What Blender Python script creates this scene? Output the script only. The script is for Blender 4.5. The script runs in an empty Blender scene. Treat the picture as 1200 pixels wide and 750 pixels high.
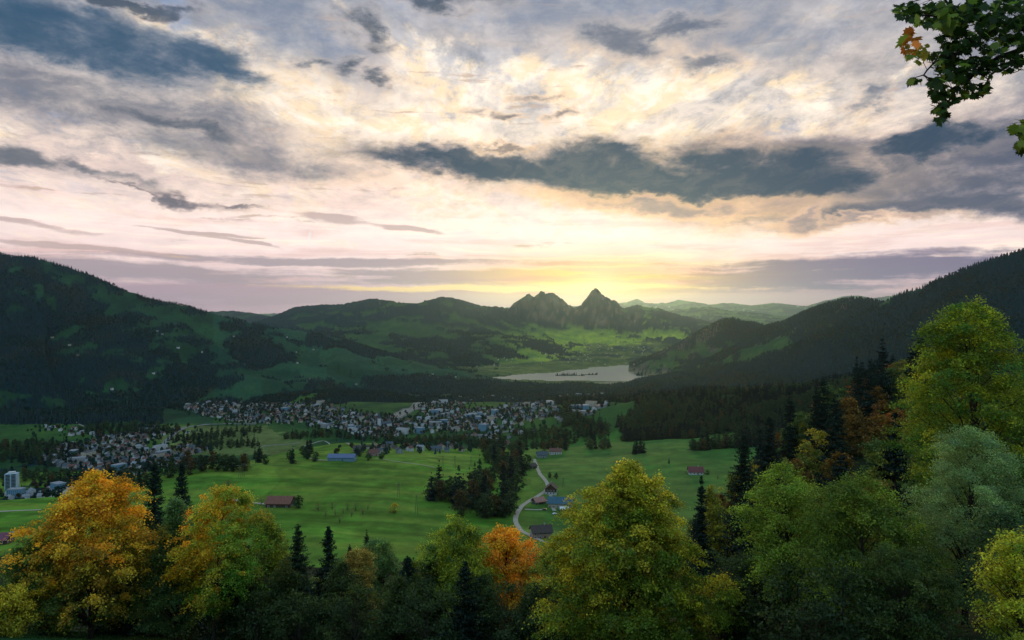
import bpy, math, random
import numpy as np
from mathutils import Vector
sc = bpy.context.scene
COL = sc.collection
F = 800.0                                   # focal length in pixels of a 1200 px wide picture
def W(px, py, D):                            # a point at depth D metres seen in direction px,py
    return ((px-600)/F*D, D, (375-py)/F*D)
def az_el(px, py):
    a = math.atan((px-600)/F); return a, math.atan((375-py)/F*math.cos(a))

# ---------------------------------------------------------------- camera
cam = bpy.data.objects.new('camera', bpy.data.cameras.new('camera'))
COL.objects.link(cam); sc.camera = cam
cam.data.sensor_width = 36; cam.data.lens = 24
cam.location = (0, 0, 0); cam.rotation_euler = (math.radians(90), 0, 0)
cam.data.clip_start = 0.1; cam.data.clip_end = 200000

# ---------------------------------------------------------------- world
SUN_AZ, SUN_EL = az_el(702, 326)
sc.view_settings.view_transform = 'Standard'; sc.view_settings.look = 'None'
sc.view_settings.exposure = 0.0; sc.view_settings.gamma = 1.0
sc.cycles.use_denoising = True
sc.cycles.max_bounces = 4; sc.cycles.diffuse_bounces = 1; sc.cycles.glossy_bounces = 2
sc.cycles.transmission_bounces = 3; sc.cycles.volume_bounces = 0; sc.cycles.transparent_max_bounces = 6
sc.cycles.sample_clamp_indirect = 4.0; sc.cycles.caustics_reflective = False; sc.cycles.caustics_refractive = False
WS = 0.1
BACK_FILL = 1.0
world = bpy.data.worlds.new('World'); sc.world = world; world.use_nodes = True
nt = world.node_tree; nt.nodes.clear(); N = nt.nodes; L = nt.links
def inp(n, i, v):
    if v is None: return
    if hasattr(v, 'is_linked') or isinstance(v, bpy.types.NodeSocket): L.new(v, n.inputs[i])
    else: n.inputs[i].default_value = v
def M(op, a, b=None, c=None, clamp=False):
    n = N.new('ShaderNodeMath'); n.operation = op; n.use_clamp = clamp
    inp(n, 0, a); inp(n, 1, b); inp(n, 2, c); return n.outputs[0]
def VM(op, a, b=None, s=None):
    n = N.new('ShaderNodeVectorMath'); n.operation = op; inp(n, 0, a); inp(n, 1, b)
    if s is not None: inp(n, 'Scale', s)
    return n.outputs[1] if op in ('LENGTH', 'DOT_PRODUCT') else n.outputs[0]
def MAPR(v, a, b, c=0., d=1., kind='SMOOTHSTEP'):
    n = N.new('ShaderNodeMapRange'); n.interpolation_type = kind
    for i, x in enumerate((v, a, b, c, d)): inp(n, i, x)
    return n.outputs[0]
def lin(c): return tuple(((x/255.)/12.92 if x/255. <= .04045 else ((x/255.+.055)/1.055)**2.4) for x in c) + (1.,)
def MIX(f, a, b, mode='MIX'):
    n = N.new('ShaderNodeMix'); n.data_type = 'RGBA'; n.blend_type = mode
    inp(n, 0, f); inp(n, 6, a); inp(n, 7, b); return n.outputs[2]
def NOISE(vec, scale, detail=6, rough=.55, dist=0., col=False, lac=2.0):
    n = N.new('ShaderNodeTexNoise'); L.new(vec, n.inputs['Vector'])
    n.inputs['Scale'].default_value = scale; n.inputs['Detail'].default_value = detail
    n.inputs['Roughness'].default_value = rough; n.inputs['Distortion'].default_value = dist
    n.inputs['Lacunarity'].default_value = lac
    return n.outputs['Color' if col else 'Fac']
def COMB(x, y, z=0.):
    n = N.new('ShaderNodeCombineXYZ'); inp(n, 0, x); inp(n, 1, y); inp(n, 2, z); return n.outputs[0]
def MAPPING(vec, loc=(0,0,0), rot=(0,0,0), scl=(1,1,1), kind='POINT'):
    n = N.new('ShaderNodeMapping'); n.vector_type = kind; L.new(vec, n.inputs[0])
    n.inputs['Location'].default_value = loc; n.inputs['Rotation'].default_value = rot; n.inputs['Scale'].default_value = scl
    return n.outputs[0]
def RAMP(v, stops, interp='LINEAR'):
    n = N.new('ShaderNodeValToRGB'); inp(n, 0, v); r = n.color_ramp; r.interpolation = interp
    while len(r.elements) < len(stops): r.elements.new(0.5)
    for e, (p, c) in zip(r.elements, stops): e.position = p; e.color = lin(c)
    return n.outputs[0]

tc = N.new('ShaderNodeTexCoord')
sep = N.new('ShaderNodeSeparateXYZ'); L.new(tc.outputs['Generated'], sep.inputs[0])
dx, dy, dz = sep.outputs
az = M('ARCTAN2', dx, dy); el = M('ARCSINE', dz)
A0 = COMB(az, el)
# cloud deck coordinates: the direction met with a plane overhead
den = M('ADD', M('MAXIMUM', dz, 0.0), 0.13)
PL = COMB(M('DIVIDE', dx, den), M('DIVIDE', dy, den))
# turbulence that frays every cloud edge
wv = MAPPING(A0, rot=(0, 0, math.radians(8)), scl=(1, 1.9, 1))
w1 = VM('SUBTRACT', NOISE(wv, 7, 9, .58, .3, True), (.5, .5, .5))
w2 = VM('SUBTRACT', NOISE(wv, 30, 7, .6, .2, True), (.5, .5, .5))
A = VM('ADD', A0, VM('MULTIPLY', w1, (.17, .075, 0)))
A = VM('ADD', A, VM('MULTIPLY', w2, (.05, .026, 0)))
def blob(px, py, rx, ry, rot=0., soft=0.25, vec=None):    # an elongated cloud body round a direction
    a, e = az_el(px, py)
    k = math.cos(a)
    m = MAPPING(vec or A, (a, e, 0), (0, 0, math.radians(-rot)), (rx/F*k*k*1.15, ry/F*k*1.15, 1), 'TEXTURE')
    return MAPR(VM('LENGTH', m), 1.6, soft*.4)
def union(ms):
    o = ms[0]
    for m in ms[1:]: o = M('MAXIMUM', o, m)
    return o
def total(ms):
    o = ms[0]
    for m in ms[1:]: o = M('ADD', o, m)
    return o

# clear air behind the clouds
sky = N.new('ShaderNodeTexSky'); sky.sky_type = 'NISHITA'; sky.sun_disc = False
sky.sun_elevation = SUN_EL; sky.sun_rotation = SUN_AZ
sky.air_density = 1.6; sky.dust_density = 3.5; sky.ozone_density = 2.0; sky.altitude = 900
clear = VM('MULTIPLY', sky.outputs[0], (.10, .10, .10))
bluesky = RAMP(MAPR(el, 0, .6, kind='LINEAR'), [(0, (190,168,178)), (.25, (205,205,225)), (.6, (128,160,205)), (1, (95,140,195))])
air = MIX(.55, clear, bluesky)

# thin high veil, lit from below
veil = RAMP(MAPR(el, 0, .46, kind='LINEAR'), [(0, (196,172,184)), (.09, (205,182,190)), (.17, (240,221,219)), (.27, (250,235,229)),
       (.42, (244,224,212)), (.58, (236,224,212)), (.78, (206,204,206)), (1, (176,184,198))])
# billows of the mid layer : cream tops, grey-blue hollows
n1 = NOISE(MAPPING(PL, rot=(0,0,math.radians(24)), scl=(1.0, .62, 1)), 1.5, 9, .60, .4)
n2 = NOISE(MAPPING(PL, (3.1, 1.7, 0), (0,0,math.radians(-20)), (1, .8, 1)), 5.0, 10, .66, .5)
n3 = NOISE(MAPPING(A0, scl=(1, 2.0, 1), rot=(0,0,math.radians(-8))), 20, 11, .68, .3)
nn = M('ADD', M('ADD', M('MULTIPLY', n1, .40), M('MULTIPLY', n2, .36)), M('MULTIPLY', n3, .24))
hi = MAPR(el, .11, .26)
side = MAPR(M('ABSOLUTE', M('SUBTRACT', az, .02)), .1, .75, kind='LINEAR')
centre = blob(570, 130, 330, 110, 0, .1, A0)
shade_bias = M('SUBTRACT', M('ADD', M('MULTIPLY', MAPR(el, .22, .47), .055), M('MULTIPLY', side, .035)), M('MULTIPLY', centre, .045))
grey = MAPR(M('ADD', nn, shade_bias), .44, .60, kind='LINEAR')
greycol = RAMP(MAPR(el, .1, .45, kind='LINEAR'), [(0, (205,188,188)), (.5, (152,154,164)), (1, (116,132,152))])
c = MIX(M('MULTIPLY', grey, M('ADD', .25, M('MULTIPLY', hi, .70))), veil, greycol)
# puckered small cells of the altocumulus
n4 = NOISE(MAPPING(PL, (13, 4, 0), (0,0,math.radians(30)), (1, .6, 1)), 9.0, 10, .70, .6)
cell = M('MULTIPLY', MAPR(M('ADD', M('MULTIPLY', n4, .6), M('MULTIPLY', n3, .4)), .47, .63), hi)
c = MIX(M('MULTIPLY', cell, .50), c, lin((136, 146, 162)))
# holes of blue
hole = M('MULTIPLY', MAPR(M('ADD', M('MULTIPLY', NOISE(MAPPING(PL, (7, 2, 0), scl=(1, .7, 1)), 2.6, 9, .62, .6), .7), M('MULTIPLY', n4, .3)), .535, .62), hi)
c = MIX(M('MULTIPLY', hole, .7), c, MIX(.6, air, lin((150, 176, 214))))
# cream highlights
cream = M('MULTIPLY', MAPR(M('SUBTRACT', M('ADD', M('ADD', M('MULTIPLY', NOISE(MAPPING(PL, (1, 9, 0), rot=(0,0,.5), scl=(1, .55, 1)), 3.0, 10, .66, .4), .7), M('MULTIPLY', n3, .3)), M('MULTIPLY', centre, .06)), M('MULTIPLY', shade_bias, .6)), .50, .62), M('ADD', .35, M('MULTIPLY', hi, .65)))
c = MIX(M('MULTIPLY', cream, .85), c, MIX(MAPR(n4, .4, .6), lin((255, 246, 232)), lin((252, 232, 200))))

# streaks low over the ridges
S = VM('ADD', A0, VM('MULTIPLY', w1, (.10, .018, 0)))
st = NOISE(MAPPING(S, rot=(0,0,math.radians(-2)), scl=(1, 13, 1)), 3.2, 9, .58, .2)
low = M('MULTIPLY', MAPR(el, .025, .05), MAPR(el, .20, .10))
c = MIX(M('MULTIPLY', MAPR(st, .50, .64), M('MULTIPLY', low, .45)), c, lin((214, 178, 172)))
c = MIX(M('MULTIPLY', MAPR(st, .46, .36), M('MULTIPLY', low, .7)), c, lin((255, 240, 228)))
def layer(base, masks, col, k=1., noise=None, edge=(.22, .80)):
    m = union(masks)
    if noise: m = M('ADD', M('ADD', m, M('MULTIPLY', M('SUBTRACT', noise, .5), 2.1)), M('MULTIPLY', M('SUBTRACT', n3, .5), .9))
    m = MAPR(m, *edge)
    return MIX(M('MULTIPLY', m, k), base, lin(col)), m
SB = lambda *a, **k: blob(*a, vec=S, **k)
wisp = NOISE(MAPPING(S, rot=(0,0,math.radians(-1)), scl=(1, 16, 1)), 4.5, 9, .6, .3)
# long grey-mauve banks near the horizon
c, _ = layer(c, [SB(60, 312, 420, 13, 1), SB(430, 308, 260, 5), SB(560, 324, 170, 9)], (172, 160, 168), .85, wisp)
c, _ = layer(c, [SB(980, 322, 235, 21, -1), SB(1130, 312, 120, 10, -3), SB(860, 345, 190, 12)], (134, 127, 153), .95, wisp)
c, _ = layer(c, [SB(330, 345, 430, 10), SB(500, 352, 300, 9), SB(900, 352, 320, 9)], (186, 164, 175), .9, wisp, (.2, .7))
c, _ = layer(c, [SB(100, 290, 130, 3, 3), SB(40, 262, 70, 4, 6), SB(230, 272, 50, 2, 5), SB(290, 285, 40, 2, 8), SB(400, 257, 30, 5, 5), SB(480, 270, 45, 3, 6)], (196, 178, 176), .8, wisp)
# sunlit gold between them
gd = VM('LENGTH', MAPPING(A0, (SUN_AZ, SUN_EL, 0), (0,0,0), (.165, .034, 1), 'TEXTURE'))
gold = M('POWER', 2.718, M('MULTIPLY', M('MULTIPLY', gd, gd), -1.))
slit = MAPR(NOISE(MAPPING(S, scl=(1, 20, 1)), 4, 8, .55), .38, .6)
c = MIX(M('MULTIPLY', gold, .92), c, MIX(slit, lin((255, 206, 98)), lin((244, 176, 122))))
c, _ = layer(c, [SB(560, 338, 175, 3.5), SB(700, 336, 80, 5)], (255, 230, 160), .7, wisp)

# dark cloud bodies with frayed rims
fray = NOISE(MAPPING(A0, (2, 5, 0), (0,0,math.radians(6)), (1, 2.4, 1)), 9, 12, .68, .3)
sunward = MAPR(VM('LENGTH', MAPPING(A0, (SUN_AZ, SUN_EL+.05, 0), (0,0,0), (.75, .42, 1), 'TEXTURE')), 1.0, .15)
def dark(base, masks, core, thin, k=1., lo=.22, hi_=.95, amp=1.7):
    u = union(masks)
    env = M('MULTIPLY', u, 2.2, clamp=True)
    f2 = M('ADD', M('MULTIPLY', M('SUBTRACT', fray, .5), amp), M('MULTIPLY', M('SUBTRACT', n3, .5), .8))
    m0 = M('ADD', u, f2)
    halo = M('MULTIPLY', MAPR(m0, lo-.55, lo+.05), env)
    base = MIX(M('MULTIPLY', halo, M('ADD', .20, M('MULTIPLY', sunward, .45))), base, MIX(sunward, lin((214, 204, 198)), lin((250, 214, 172))))
    m = M('MULTIPLY', MAPR(m0, lo-.22, lo+1.0, kind='SMOOTHERSTEP'), env)
    m = M('MULTIPLY', m, M('ADD', .93, M('MULTIPLY', MAPR(n4, .35, .62, 1., 0.), .12)), clamp=True)
    inner = M('ADD', m0, M('MULTIPLY', M('SUBTRACT', n4, .5), .6))
    return MIX(M('MULTIPLY', m, k), base, MIX(MAPR(inner, lo+.2, hi_+.2), lin(thin), lin(core)))
# soft grey masses left and along the top
c = dark(c, [blob(700, 18, 250, 34, 4), blob(330, 35, 130, 40, 20), blob(900, 40, 160, 30, 10)], (132, 146, 168), (168, 172, 182), .70, .24)
c = dark(c, [blob(160, 130, 240, 36, 9), blob(60, 110, 150, 34, 10), blob(260, 175, 170, 20, 6)], (122, 128, 142), (166, 162, 166), .88, .22)
c = dark(c, [blob(200, 148, 90, 10, 12), blob(20, 180, 100, 12, 10), blob(120, 200, 90, 7, 12)], (96, 108, 122), (140, 140, 148), .85, .30)
c = dark(c, [blob(110, 42, 190, 30, 9), blob(10, 20, 110, 24, 12), blob(235, 68, 90, 17, 14)], (70, 102, 128), (118, 131, 149), .95, .12, .95)
c = dark(c, [blob(210, 229, 78, 6, 9), blob(150, 218, 40, 3, 14), blob(290, 243, 40, 3, 8)], (112, 112, 124), (172, 158, 160), .9, .25)
c = dark(c, [blob(130, 1, 130, 6), blob(520, 4, 75, 9), blob(430, 38, 32, 14, 25), blob(404, 76, 24, 9, -10), blob(355, 70, 22, 7), blob(445, 84, 16, 6)], (78, 94, 112), (142, 146, 156), .85, .24)
c = dark(c, [blob(820, 72, 42, 8), blob(720, 45, 70, 14, 8), blob(800, 40, 60, 10, -4), blob(1022, 110, 34, 10, -20), blob(1005, 120, 26, 6)], (104, 118, 138), (156, 162, 172), .8, .26)
c = dark(c, [blob(563, 126, 22, 5, 4), blob(600, 136, 18, 5, 6), blob(664, 141, 18, 5), blob(592, 166, 34, 4, 3), blob(628, 119, 20, 4)], (128, 124, 130), (186, 176, 172), .9, .30)
# the long bank across the middle right
c = dark(c, [blob(1080, 210, 270, 38, -3), blob(960, 180, 150, 26, 6), blob(1165, 185, 130, 42, -14), blob(1100, 243, 210, 16, -2)], (98, 106, 126), (148, 146, 160), .96, .06, .80)
c = dark(c, [blob(620, 198, 170, 17, 7), blob(740, 206, 150, 28, 4), blob(860, 208, 150, 30, 2), blob(935, 228, 80, 18, -10), blob(1085, 168, 70, 15, 3), blob(560, 185, 90, 8, 6)], (70, 90, 113), (116, 122, 140), 1., -.12, .55)
c = dark(c, [blob(800, 240, 160, 10, 4), blob(1010, 262, 90, 5, 2), blob(950, 255, 30, 10, -30)], (146, 140, 150), (214, 184, 172), .7, .34)
# the camera's contrast : brighter lit cloud, deeper shade, richer colour
gmn = N.new('ShaderNodeGamma'); L.new(VM('MULTIPLY', c, (1.09, 1.07, 1.06)), gmn.inputs[0]); gmn.inputs[1].default_value = 1.32
hsn = N.new('ShaderNodeHueSaturation'); hsn.inputs['Saturation'].default_value = 1.0; hsn.inputs['Value'].default_value = 1.16; L.new(gmn.outputs[0], hsn.inputs['Color']); c = hsn.outputs[0]
# a faint contrail
c = MIX(M('MULTIPLY', blob(362, 281, 1.6, 8, 10, vec=A0), .8), c, lin((255, 250, 245)))
# the sun behind its cloud: aureole
gl = VM('LENGTH', MAPPING(A0, (SUN_AZ, SUN_EL, 0), (0,0,0), (.028, .020, 1), 'TEXTURE'))
g1 = M('POWER', 2.718, M('MULTIPLY', M('MULTIPLY', gl, gl), -.6))
c = MIX(M('MULTIPLY', g1, .30), c, (1.1, .92, .6, 1))
gw = VM('LENGTH', MAPPING(A0, (SUN_AZ, SUN_EL+.01, 0), (0,0,0), (.22, .13, 1), 'TEXTURE'))
g2 = M('POWER', 2.718, M('MULTIPLY', gw, -1.6))
c = MIX(1., c, VM('MULTIPLY', COMB(g2, g2, g2), (.05, .028, .0)), 'ADD')
# overhead and behind the viewer: unseen sky, brightened and blued to light the land
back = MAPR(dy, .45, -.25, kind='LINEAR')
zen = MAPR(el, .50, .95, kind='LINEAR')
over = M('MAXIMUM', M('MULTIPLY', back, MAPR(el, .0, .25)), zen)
c = MIX(over, c, VM('MULTIPLY', MIX(grey, (.72, 1.0, 1.22, 1), (.46, .72, .95, 1)), (BACK_FILL, BACK_FILL, BACK_FILL)))
c = MIX(MAPR(el, .0, -.03), c, lin((40, 46, 50)))
c = VM('SCALE', c, s=1.0/WS)
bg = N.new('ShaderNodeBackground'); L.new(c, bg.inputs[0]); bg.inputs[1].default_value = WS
out = N.new('ShaderNodeOutputWorld'); L.new(bg.outputs[0], out.inputs[0])
world.cycles.sampling_method = 'MANUAL'; world.cycles.sample_map_resolution = 1024

sun = bpy.data.objects.new('sun', bpy.data.lights.new('sun', 'SUN')); COL.objects.link(sun)
sun.data.energy = 1.5; sun.data.angle = math.radians(9); sun.data.color = (1.0, .66, .28)
_d = Vector((math.sin(SUN_AZ)*math.cos(SUN_EL), math.cos(SUN_AZ)*math.cos(SUN_EL), math.sin(SUN_EL)))
sun.rotation_euler = _d.to_track_quat('Z', 'Y').to_euler()

# ================================================================ numbers
rng = np.random.default_rng(11)
random.seed(5)
_T = np.random.default_rng(3).random((256, 256)).astype(np.float32)
def vnoise(x, y, seed=0):
    x = x + seed*17.31; y = y - seed*9.77
    xi = np.floor(x).astype(np.int64); yi = np.floor(y).astype(np.int64)
    fx = (x-xi).astype(np.float32); fy = (y-yi).astype(np.float32)
    fx = fx*fx*fx*(fx*(fx*6-15)+10); fy = fy*fy*fy*(fy*(fy*6-15)+10)
    a = _T[xi & 255, yi & 255]; b = _T[(xi+1) & 255, yi & 255]
    c_ = _T[xi & 255, (yi+1) & 255]; d = _T[(xi+1) & 255, (yi+1) & 255]
    return (a*(1-fx)+b*fx)*(1-fy) + (c_*(1-fx)+d*fx)*fy
def fbm(x, y, oct_=5, seed=0, gain=.5, ridged=False):
    o = 0.; amp = 1.; tot = 0.
    for i in range(oct_):
        v = vnoise(x, y, seed+i*3)
        if ridged: v = 1-np.abs(2*v-1)
        o = o+v*amp; tot += amp; amp *= gain
        x, y = (x*1.62+y*1.18), (y*1.62-x*1.18)
    return o/tot
def sstep(a, b, x):
    t = np.clip((x-a)/(b-a), 0, 1); return t*t*(3-2*t)

# ---------------------------------------------------------------- the lie of the land
PXC = np.array([-500, 0, 200, 400, 600, 750, 900, 1050, 1200, 1700.])
TAB = [  # depth : height under the camera's eye for each column
 (-50, [18, 17, 17, 17, 18, 18, 18, 18, 19, 21]),
 (0,   [-5, -4, -3, -2, -1.7, -1.7, -1.6, -1.5, -1, 0]),
 (40,  [-21, -21, -21, -21, -20.5, -20, -18, -16, -13, -8]),
 (72,  [-34.0, -33.6, -33.6, -35, -36, -33, -29, -25, -21, -13]),
 (92,  [-41.0, -41.0, -41.0, -44, -46, -42, -37, -32, -26, -15]),
 (112, [-52, -52, -51.6, -54, -55, -50, -44, -38, -31, -18]),
 (150, [-74, -74, -73, -73, -72, -66, -50, -38, -30, -18]),
 (250, [-115, -113, -111, -110, -106, -98, -45, -28, -20, -14]),
 (350, [-150, -143, -138, -138, -137, -130, -64, -31, -22, -14]),
 (450, [-165, -157, -154, -155, -160, -160, -104, -52, -30, -18]),
 (600, [-176, -169, -169, -168, -180, -184, -168, -110, -65, -30]),
 (660, [-186, -178, -171, -170, -183, -187, -170, -115, -68, -32]),
 (800, [-250, -236, -178, -175, -190, -191, -176, -130, -72, -35]),
 (900, [-285, -275, -206, -183, -197, -191, -178, -138, -80, -40]),
 (1100,[-330, -322, -270, -200, -213, -200, -186, -150, -95, -60]),
 (1500,[-372, -370, -352, -296, -272, -246, -215, -190, -160, -110]),
 (2000,[-376, -374, -366, -354, -350, -334, -306, -270, -230, -160]),
 (2600,[-376, -375, -373, -371, -370, -362, -350, -330, -300, -260]),
 (3500,[-376, -376, -376, -375, -375, -374, -370, -360, -340, -320]),
 (4300,[-376, -376, -376, -376, -375.5, -375.5, -375, -370, -360, -340]),
 (5600,[-372]*5+[-373, -373, -370, -360, -350]),
 (6300,[-330]*4+[-335, -330, -340, -340, -330, -330]),
 (7200,[-280]*4+[-260, -225, -260, -300, -300, -300]),
 (9000,[-250]*4+[-200, -180, -220, -260, -260, -260]),
 (14000,[-340]*10), (60000,[-700]*10)]
DR = np.array([t[0] for t in TAB], float); ZT = np.array([t[1] for t in TAB], float)
UC = (PXC-600)/F
def _cubic_w(t):                                      # Catmull-Rom
    return (-.5*t+t*t-.5*t**3, 1-2.5*t*t+1.5*t**3, .5*t+2*t*t-1.5*t**3, -.5*t*t+.5*t**3)
def base_h(X, Y):
    u = X/(Y+60.); lr = np.log(DR+62); ly = np.log(np.maximum(Y+62, 3))
    iu = np.clip(np.interp(u, UC, np.arange(len(UC))), 0, len(UC)-1.001)
    iy = np.clip(np.interp(ly, lr, np.arange(len(lr))), 0, len(lr)-1.001)
    a = iu.astype(int); fu = iu-a; b = iy.astype(int); fy = iy-b
    wu = _cubic_w(fu); o = 0
    fy = fy*.6+.4*(fy*fy*(3-2*fy))
    for k, w in enumerate(wu):
        kk = np.clip(a+k-1, 0, len(UC)-1)
        o = o+w*(ZT[b, kk]*(1-fy)+ZT[b+1, kk]*fy)
    return o
# crest : list of (px, py, depth, foot width); the crest line stands at those directions and distances
RIDGES = [
 ('far', [(-300,372,30000,7000),(255,369,28000,7000),(700,358,26000,7000),(735,354,26000,7000),(746,350,26000,7000),(757,356,26000,7000),(784,355,26000,7000),(795,351,26000,7000),(812,354,26000,7000),(830,357,26000,7000),(858,355,26000,7000),(880,358,26000,7000),(905,355,26000,7000),(940,359,26000,7000),(962,356,26000,7000),(985,348,25000,7000),(1005,346,25000,7000),(1022,350,25000,7000),(1048,346,25000,7000),(1080,342,25000,7000),(1600,340,25000,7000)], 150, 700),
 ('far', [(700,366,16000,4500),(770,365,16000,4500),(830,360,16000,4500),(870,366,16000,4500),(930,371,16000,4500),(1000,376,16000,4500)], 40, 500),
 ('centre', [(-100,376,13000,3000),(200,371,12500,3000),(262,364,12000,3000),(290,367,11500,3000),(320,373,10500,2800),(360,378,9500,2500)], 25, 400),
 ('centre', [(280,385,8600,3000),(316,374,8500,2900),(345,361,8500,2900),(375,358,8400,2900),(400,358,8300,2900),(435,351,8200,2900),(462,354,8100,2900),(490,355,8100,2800),(520,349,8200,2800),(540,352,8300,2800),(562,359,8400,2700),(600,362,8500,2700),(680,364,8600,2600),(730,362,8700,2500),(748,358,8700,2500),(765,360,8700,2500),(790,369,8800,2500),(840,380,9000,2500),(900,392,9000,2200)], 55, 520),
 ('peaks', [(592,366,8300,330),(602,354,8300,420),(615,346,8300,480),(620,344,8300,480),(626,349,8300,480),(634,341,8300,520),(641,344,8300,520),(648,343,8300,520),(660,352,8300,470),(672,361,8300,350)], 45, 130),
 ('peaks', [(676,366,8300,300),(684,354,8300,480),(692,343,8300,560),(697,338,8300,600),(701,339,8300,600),(706,346,8300,560),(716,352,8300,500),(722,353,8300,450),(728,361,8300,320)], 40, 110),
 ('right', [(762,434,4600,110),(776,418,4800,330),(796,402,4950,420),(822,385,5000,640),(846,373,5000,800),(856,372,5000,850),(872,377,5100,900),(884,377,5150,950),(900,384,5200,950),(930,396,5200,950)], 45, 300),
 ('right', [(880,402,5300,900),(905,387,5150,1100),(925,374,5000,1200),(945,364,4850,1300),(970,355,4600,1300),(985,351,4500,1300),(1000,348,4400,1300),(1018,350,4350,1300),(1035,353,4300,1300),(1070,352,4200,1300),(1120,345,4200,1300)], 45, 300),
 ('right', [(790,449,4250,90),(850,443,4100,280),(900,428,3900,560),(950,403,3700,900),(1000,380,3600,1300),(1040,359,3500,1400),(1060,342,3400,1500),(1078,338,3350,1500),(1100,327,3300,1500),(1150,307,3200,1500),(1200,292,3100,1500),(1300,262,3000,1500),(1500,240,2900,1500)], 55, 330),
 ('right', [(850,455,2900,350),(900,449,2700,450),(960,438,2500,600),(1010,424,2300,700),(1060,407,2200,750),(1130,390,2100,800),(1300,350,2000,800)], 25, 200),
 ('left', [(-500,210,3600,1900),(-300,250,3600,1900),(-100,282,3700,1900),(0,296,3800,1900),(15,300,3800,1900),(35,300,3800,1900),(50,304,3850,1900),(100,319,3900,1800),(150,341,3900,1700),(190,353,3950,1600),(217,357,4000,1500),(260,370,4050,1400),(300,379,4100,1350),(350,387,4200,1200),(400,397,4250,1100),(450,412,4300,1000),(500,427,4400,800),(545,441,4500,320),(566,446,4600,120)], 60, 360),
 ('left', [(-500,370,2300,900),(-100,425,2300,800),(40,450,2350,750),(120,466,2500,650),(180,474,2600,500),(240,480,2700,350)], 35, 220),
 ('hill', [(280,470,3100,220),(330,463,3000,300),(390,460,2950,320),(440,462,2900,300),(485,470,2850,220)], 8, 120),
 ('hill', [(520,464,3350,260),(600,462,3350,260),(700,457,3200,300),(760,454,3000,350),(850,456,2600,350)], 8, 120),
 ('hill', [(690,486,1900,260),(740,472,1700,400),(800,466,1550,460),(880,462,1450,470),(960,455,1350,460),(1040,444,1280,450),(1150,428,1250,450)], 14, 130)]
REG = {'terrain':0, 'hill':0, 'far':1, 'centre':2, 'peaks':2, 'right':3, 'left':4}
def height(X, Y, full=False):
    X = np.asarray(X, float); Y = np.asarray(Y, float)
    h = base_h(X, Y)
    h = h+(fbm(X/90, Y/90, 4, 4)-.5)*np.clip((Y-120)/400, 0, 1)*np.clip(1.3-Y/3000, .15, 1)*7
    reg = np.zeros(X.shape, np.int8); rk = np.zeros(X.shape)
    for ri, (nm, pts, namp, nsc) in enumerate(RIDGES):
        P = np.array([W(a, b, D)+(w,) for a, b, D, w in pts])
        ymin = P[:,1].min()-P[:,3].max(); ymax = P[:,1].max()+P[:,3].max()
        sel = np.where((Y > ymin) & (Y < ymax))
        if sel[0].size == 0: continue
        x = X[sel]; y = Y[sel]
        best = np.full(x.shape, 1e9); cz = np.zeros(x.shape); cw = np.ones(x.shape); cs = np.zeros(x.shape); s0 = 0
        for i in range(len(P)-1):
            ax, ay = P[i,:2]; bx, by = P[i+1,:2]; ex, ey = bx-ax, by-ay; l2 = ex*ex+ey*ey; ln = math.sqrt(l2)
            t = np.clip(((x-ax)*ex+(y-ay)*ey)/l2, 0, 1)
            wv_ = P[i,3]*(1-t)+P[i+1,3]*t
            d = np.hypot(x-ax-ex*t, y-ay-ey*t)
            m = d/wv_ < best
            best = np.where(m, d/wv_, best); cz = np.where(m, P[i,2]*(1-t)+P[i+1,2]*t, cz)
            cw = np.where(m, wv_, cw); cs = np.where(m, s0+t*ln, cs); s0 += ln
        foot = {'far':-500, 'centre':-372, 'peaks':-40, 'right':-378, 'left':-380, 'hill':-378}[nm]
        if ri == 14: foot = -250
        e = np.clip(best, 0, 1.25)
        p = {'peaks':1.25, 'hill':1.6, 'far':1.2}.get(nm, 1.35)
        prof = np.where(e < 1, np.abs(1-e)**p, -(e-1)*.8)
        foot = foot-22*sstep(.80, 1.05, e)
        if nm == 'hill': prof = np.where(e < 1, np.abs(1-e*e)**1.5, -(e-1)*.8)
        z = foot+(cz-foot)*prof
        wgt = np.sin(np.clip(e, 0, 1)*math.pi)
        n_ = fbm(cs/nsc+ri*7.7, best*cw/(nsc*3.2), 5, ri*5, .5, True)-.55
        n2_ = fbm(x/(nsc*.45), y/(nsc*.45), 5, ri*5+2)-.5
        z = z+namp*(2.2*n_*wgt*np.clip(e*4, .04, 1)+.55*n2_*np.clip(e*5, .10, 1))
        if nm == 'peaks': z = z+26*(fbm(x/55, y/90, 5, 31, .6, True)-.6)*np.clip(e*6, .12, 1)
        # blend with what is there
        k = 10. if nm != 'peaks' else 4.
        cur = h[sel]; dd = np.clip(.5+.5*(z-cur)/k, 0, 1)
        h[sel] = cur*(1-dd)+z*dd+k*dd*(1-dd)*.5
        r = reg[sel]; win = z > cur
        r[win] = REG[nm]; reg[sel] = r
        q = rk[sel]; q[win] = 1. if nm == 'peaks' else 0.; rk[sel] = q
    return (h, reg, rk) if full else h
# ---------------------------------------------------------------- the heightfield, a fan of cells widening with distance
LAKE_Z = -377.0
GU, GY = 1150, 1050
gu = np.linspace(-.98, .98, GU)
gy = np.exp(np.linspace(math.log(8.), math.log(33060.), GY))-60
GX = gu[None, :]*(gy[:, None]+60); GYY = np.repeat(gy[:, None], GU, 1)
H, REGM, ROCK = height(GX, GYY, True)
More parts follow.
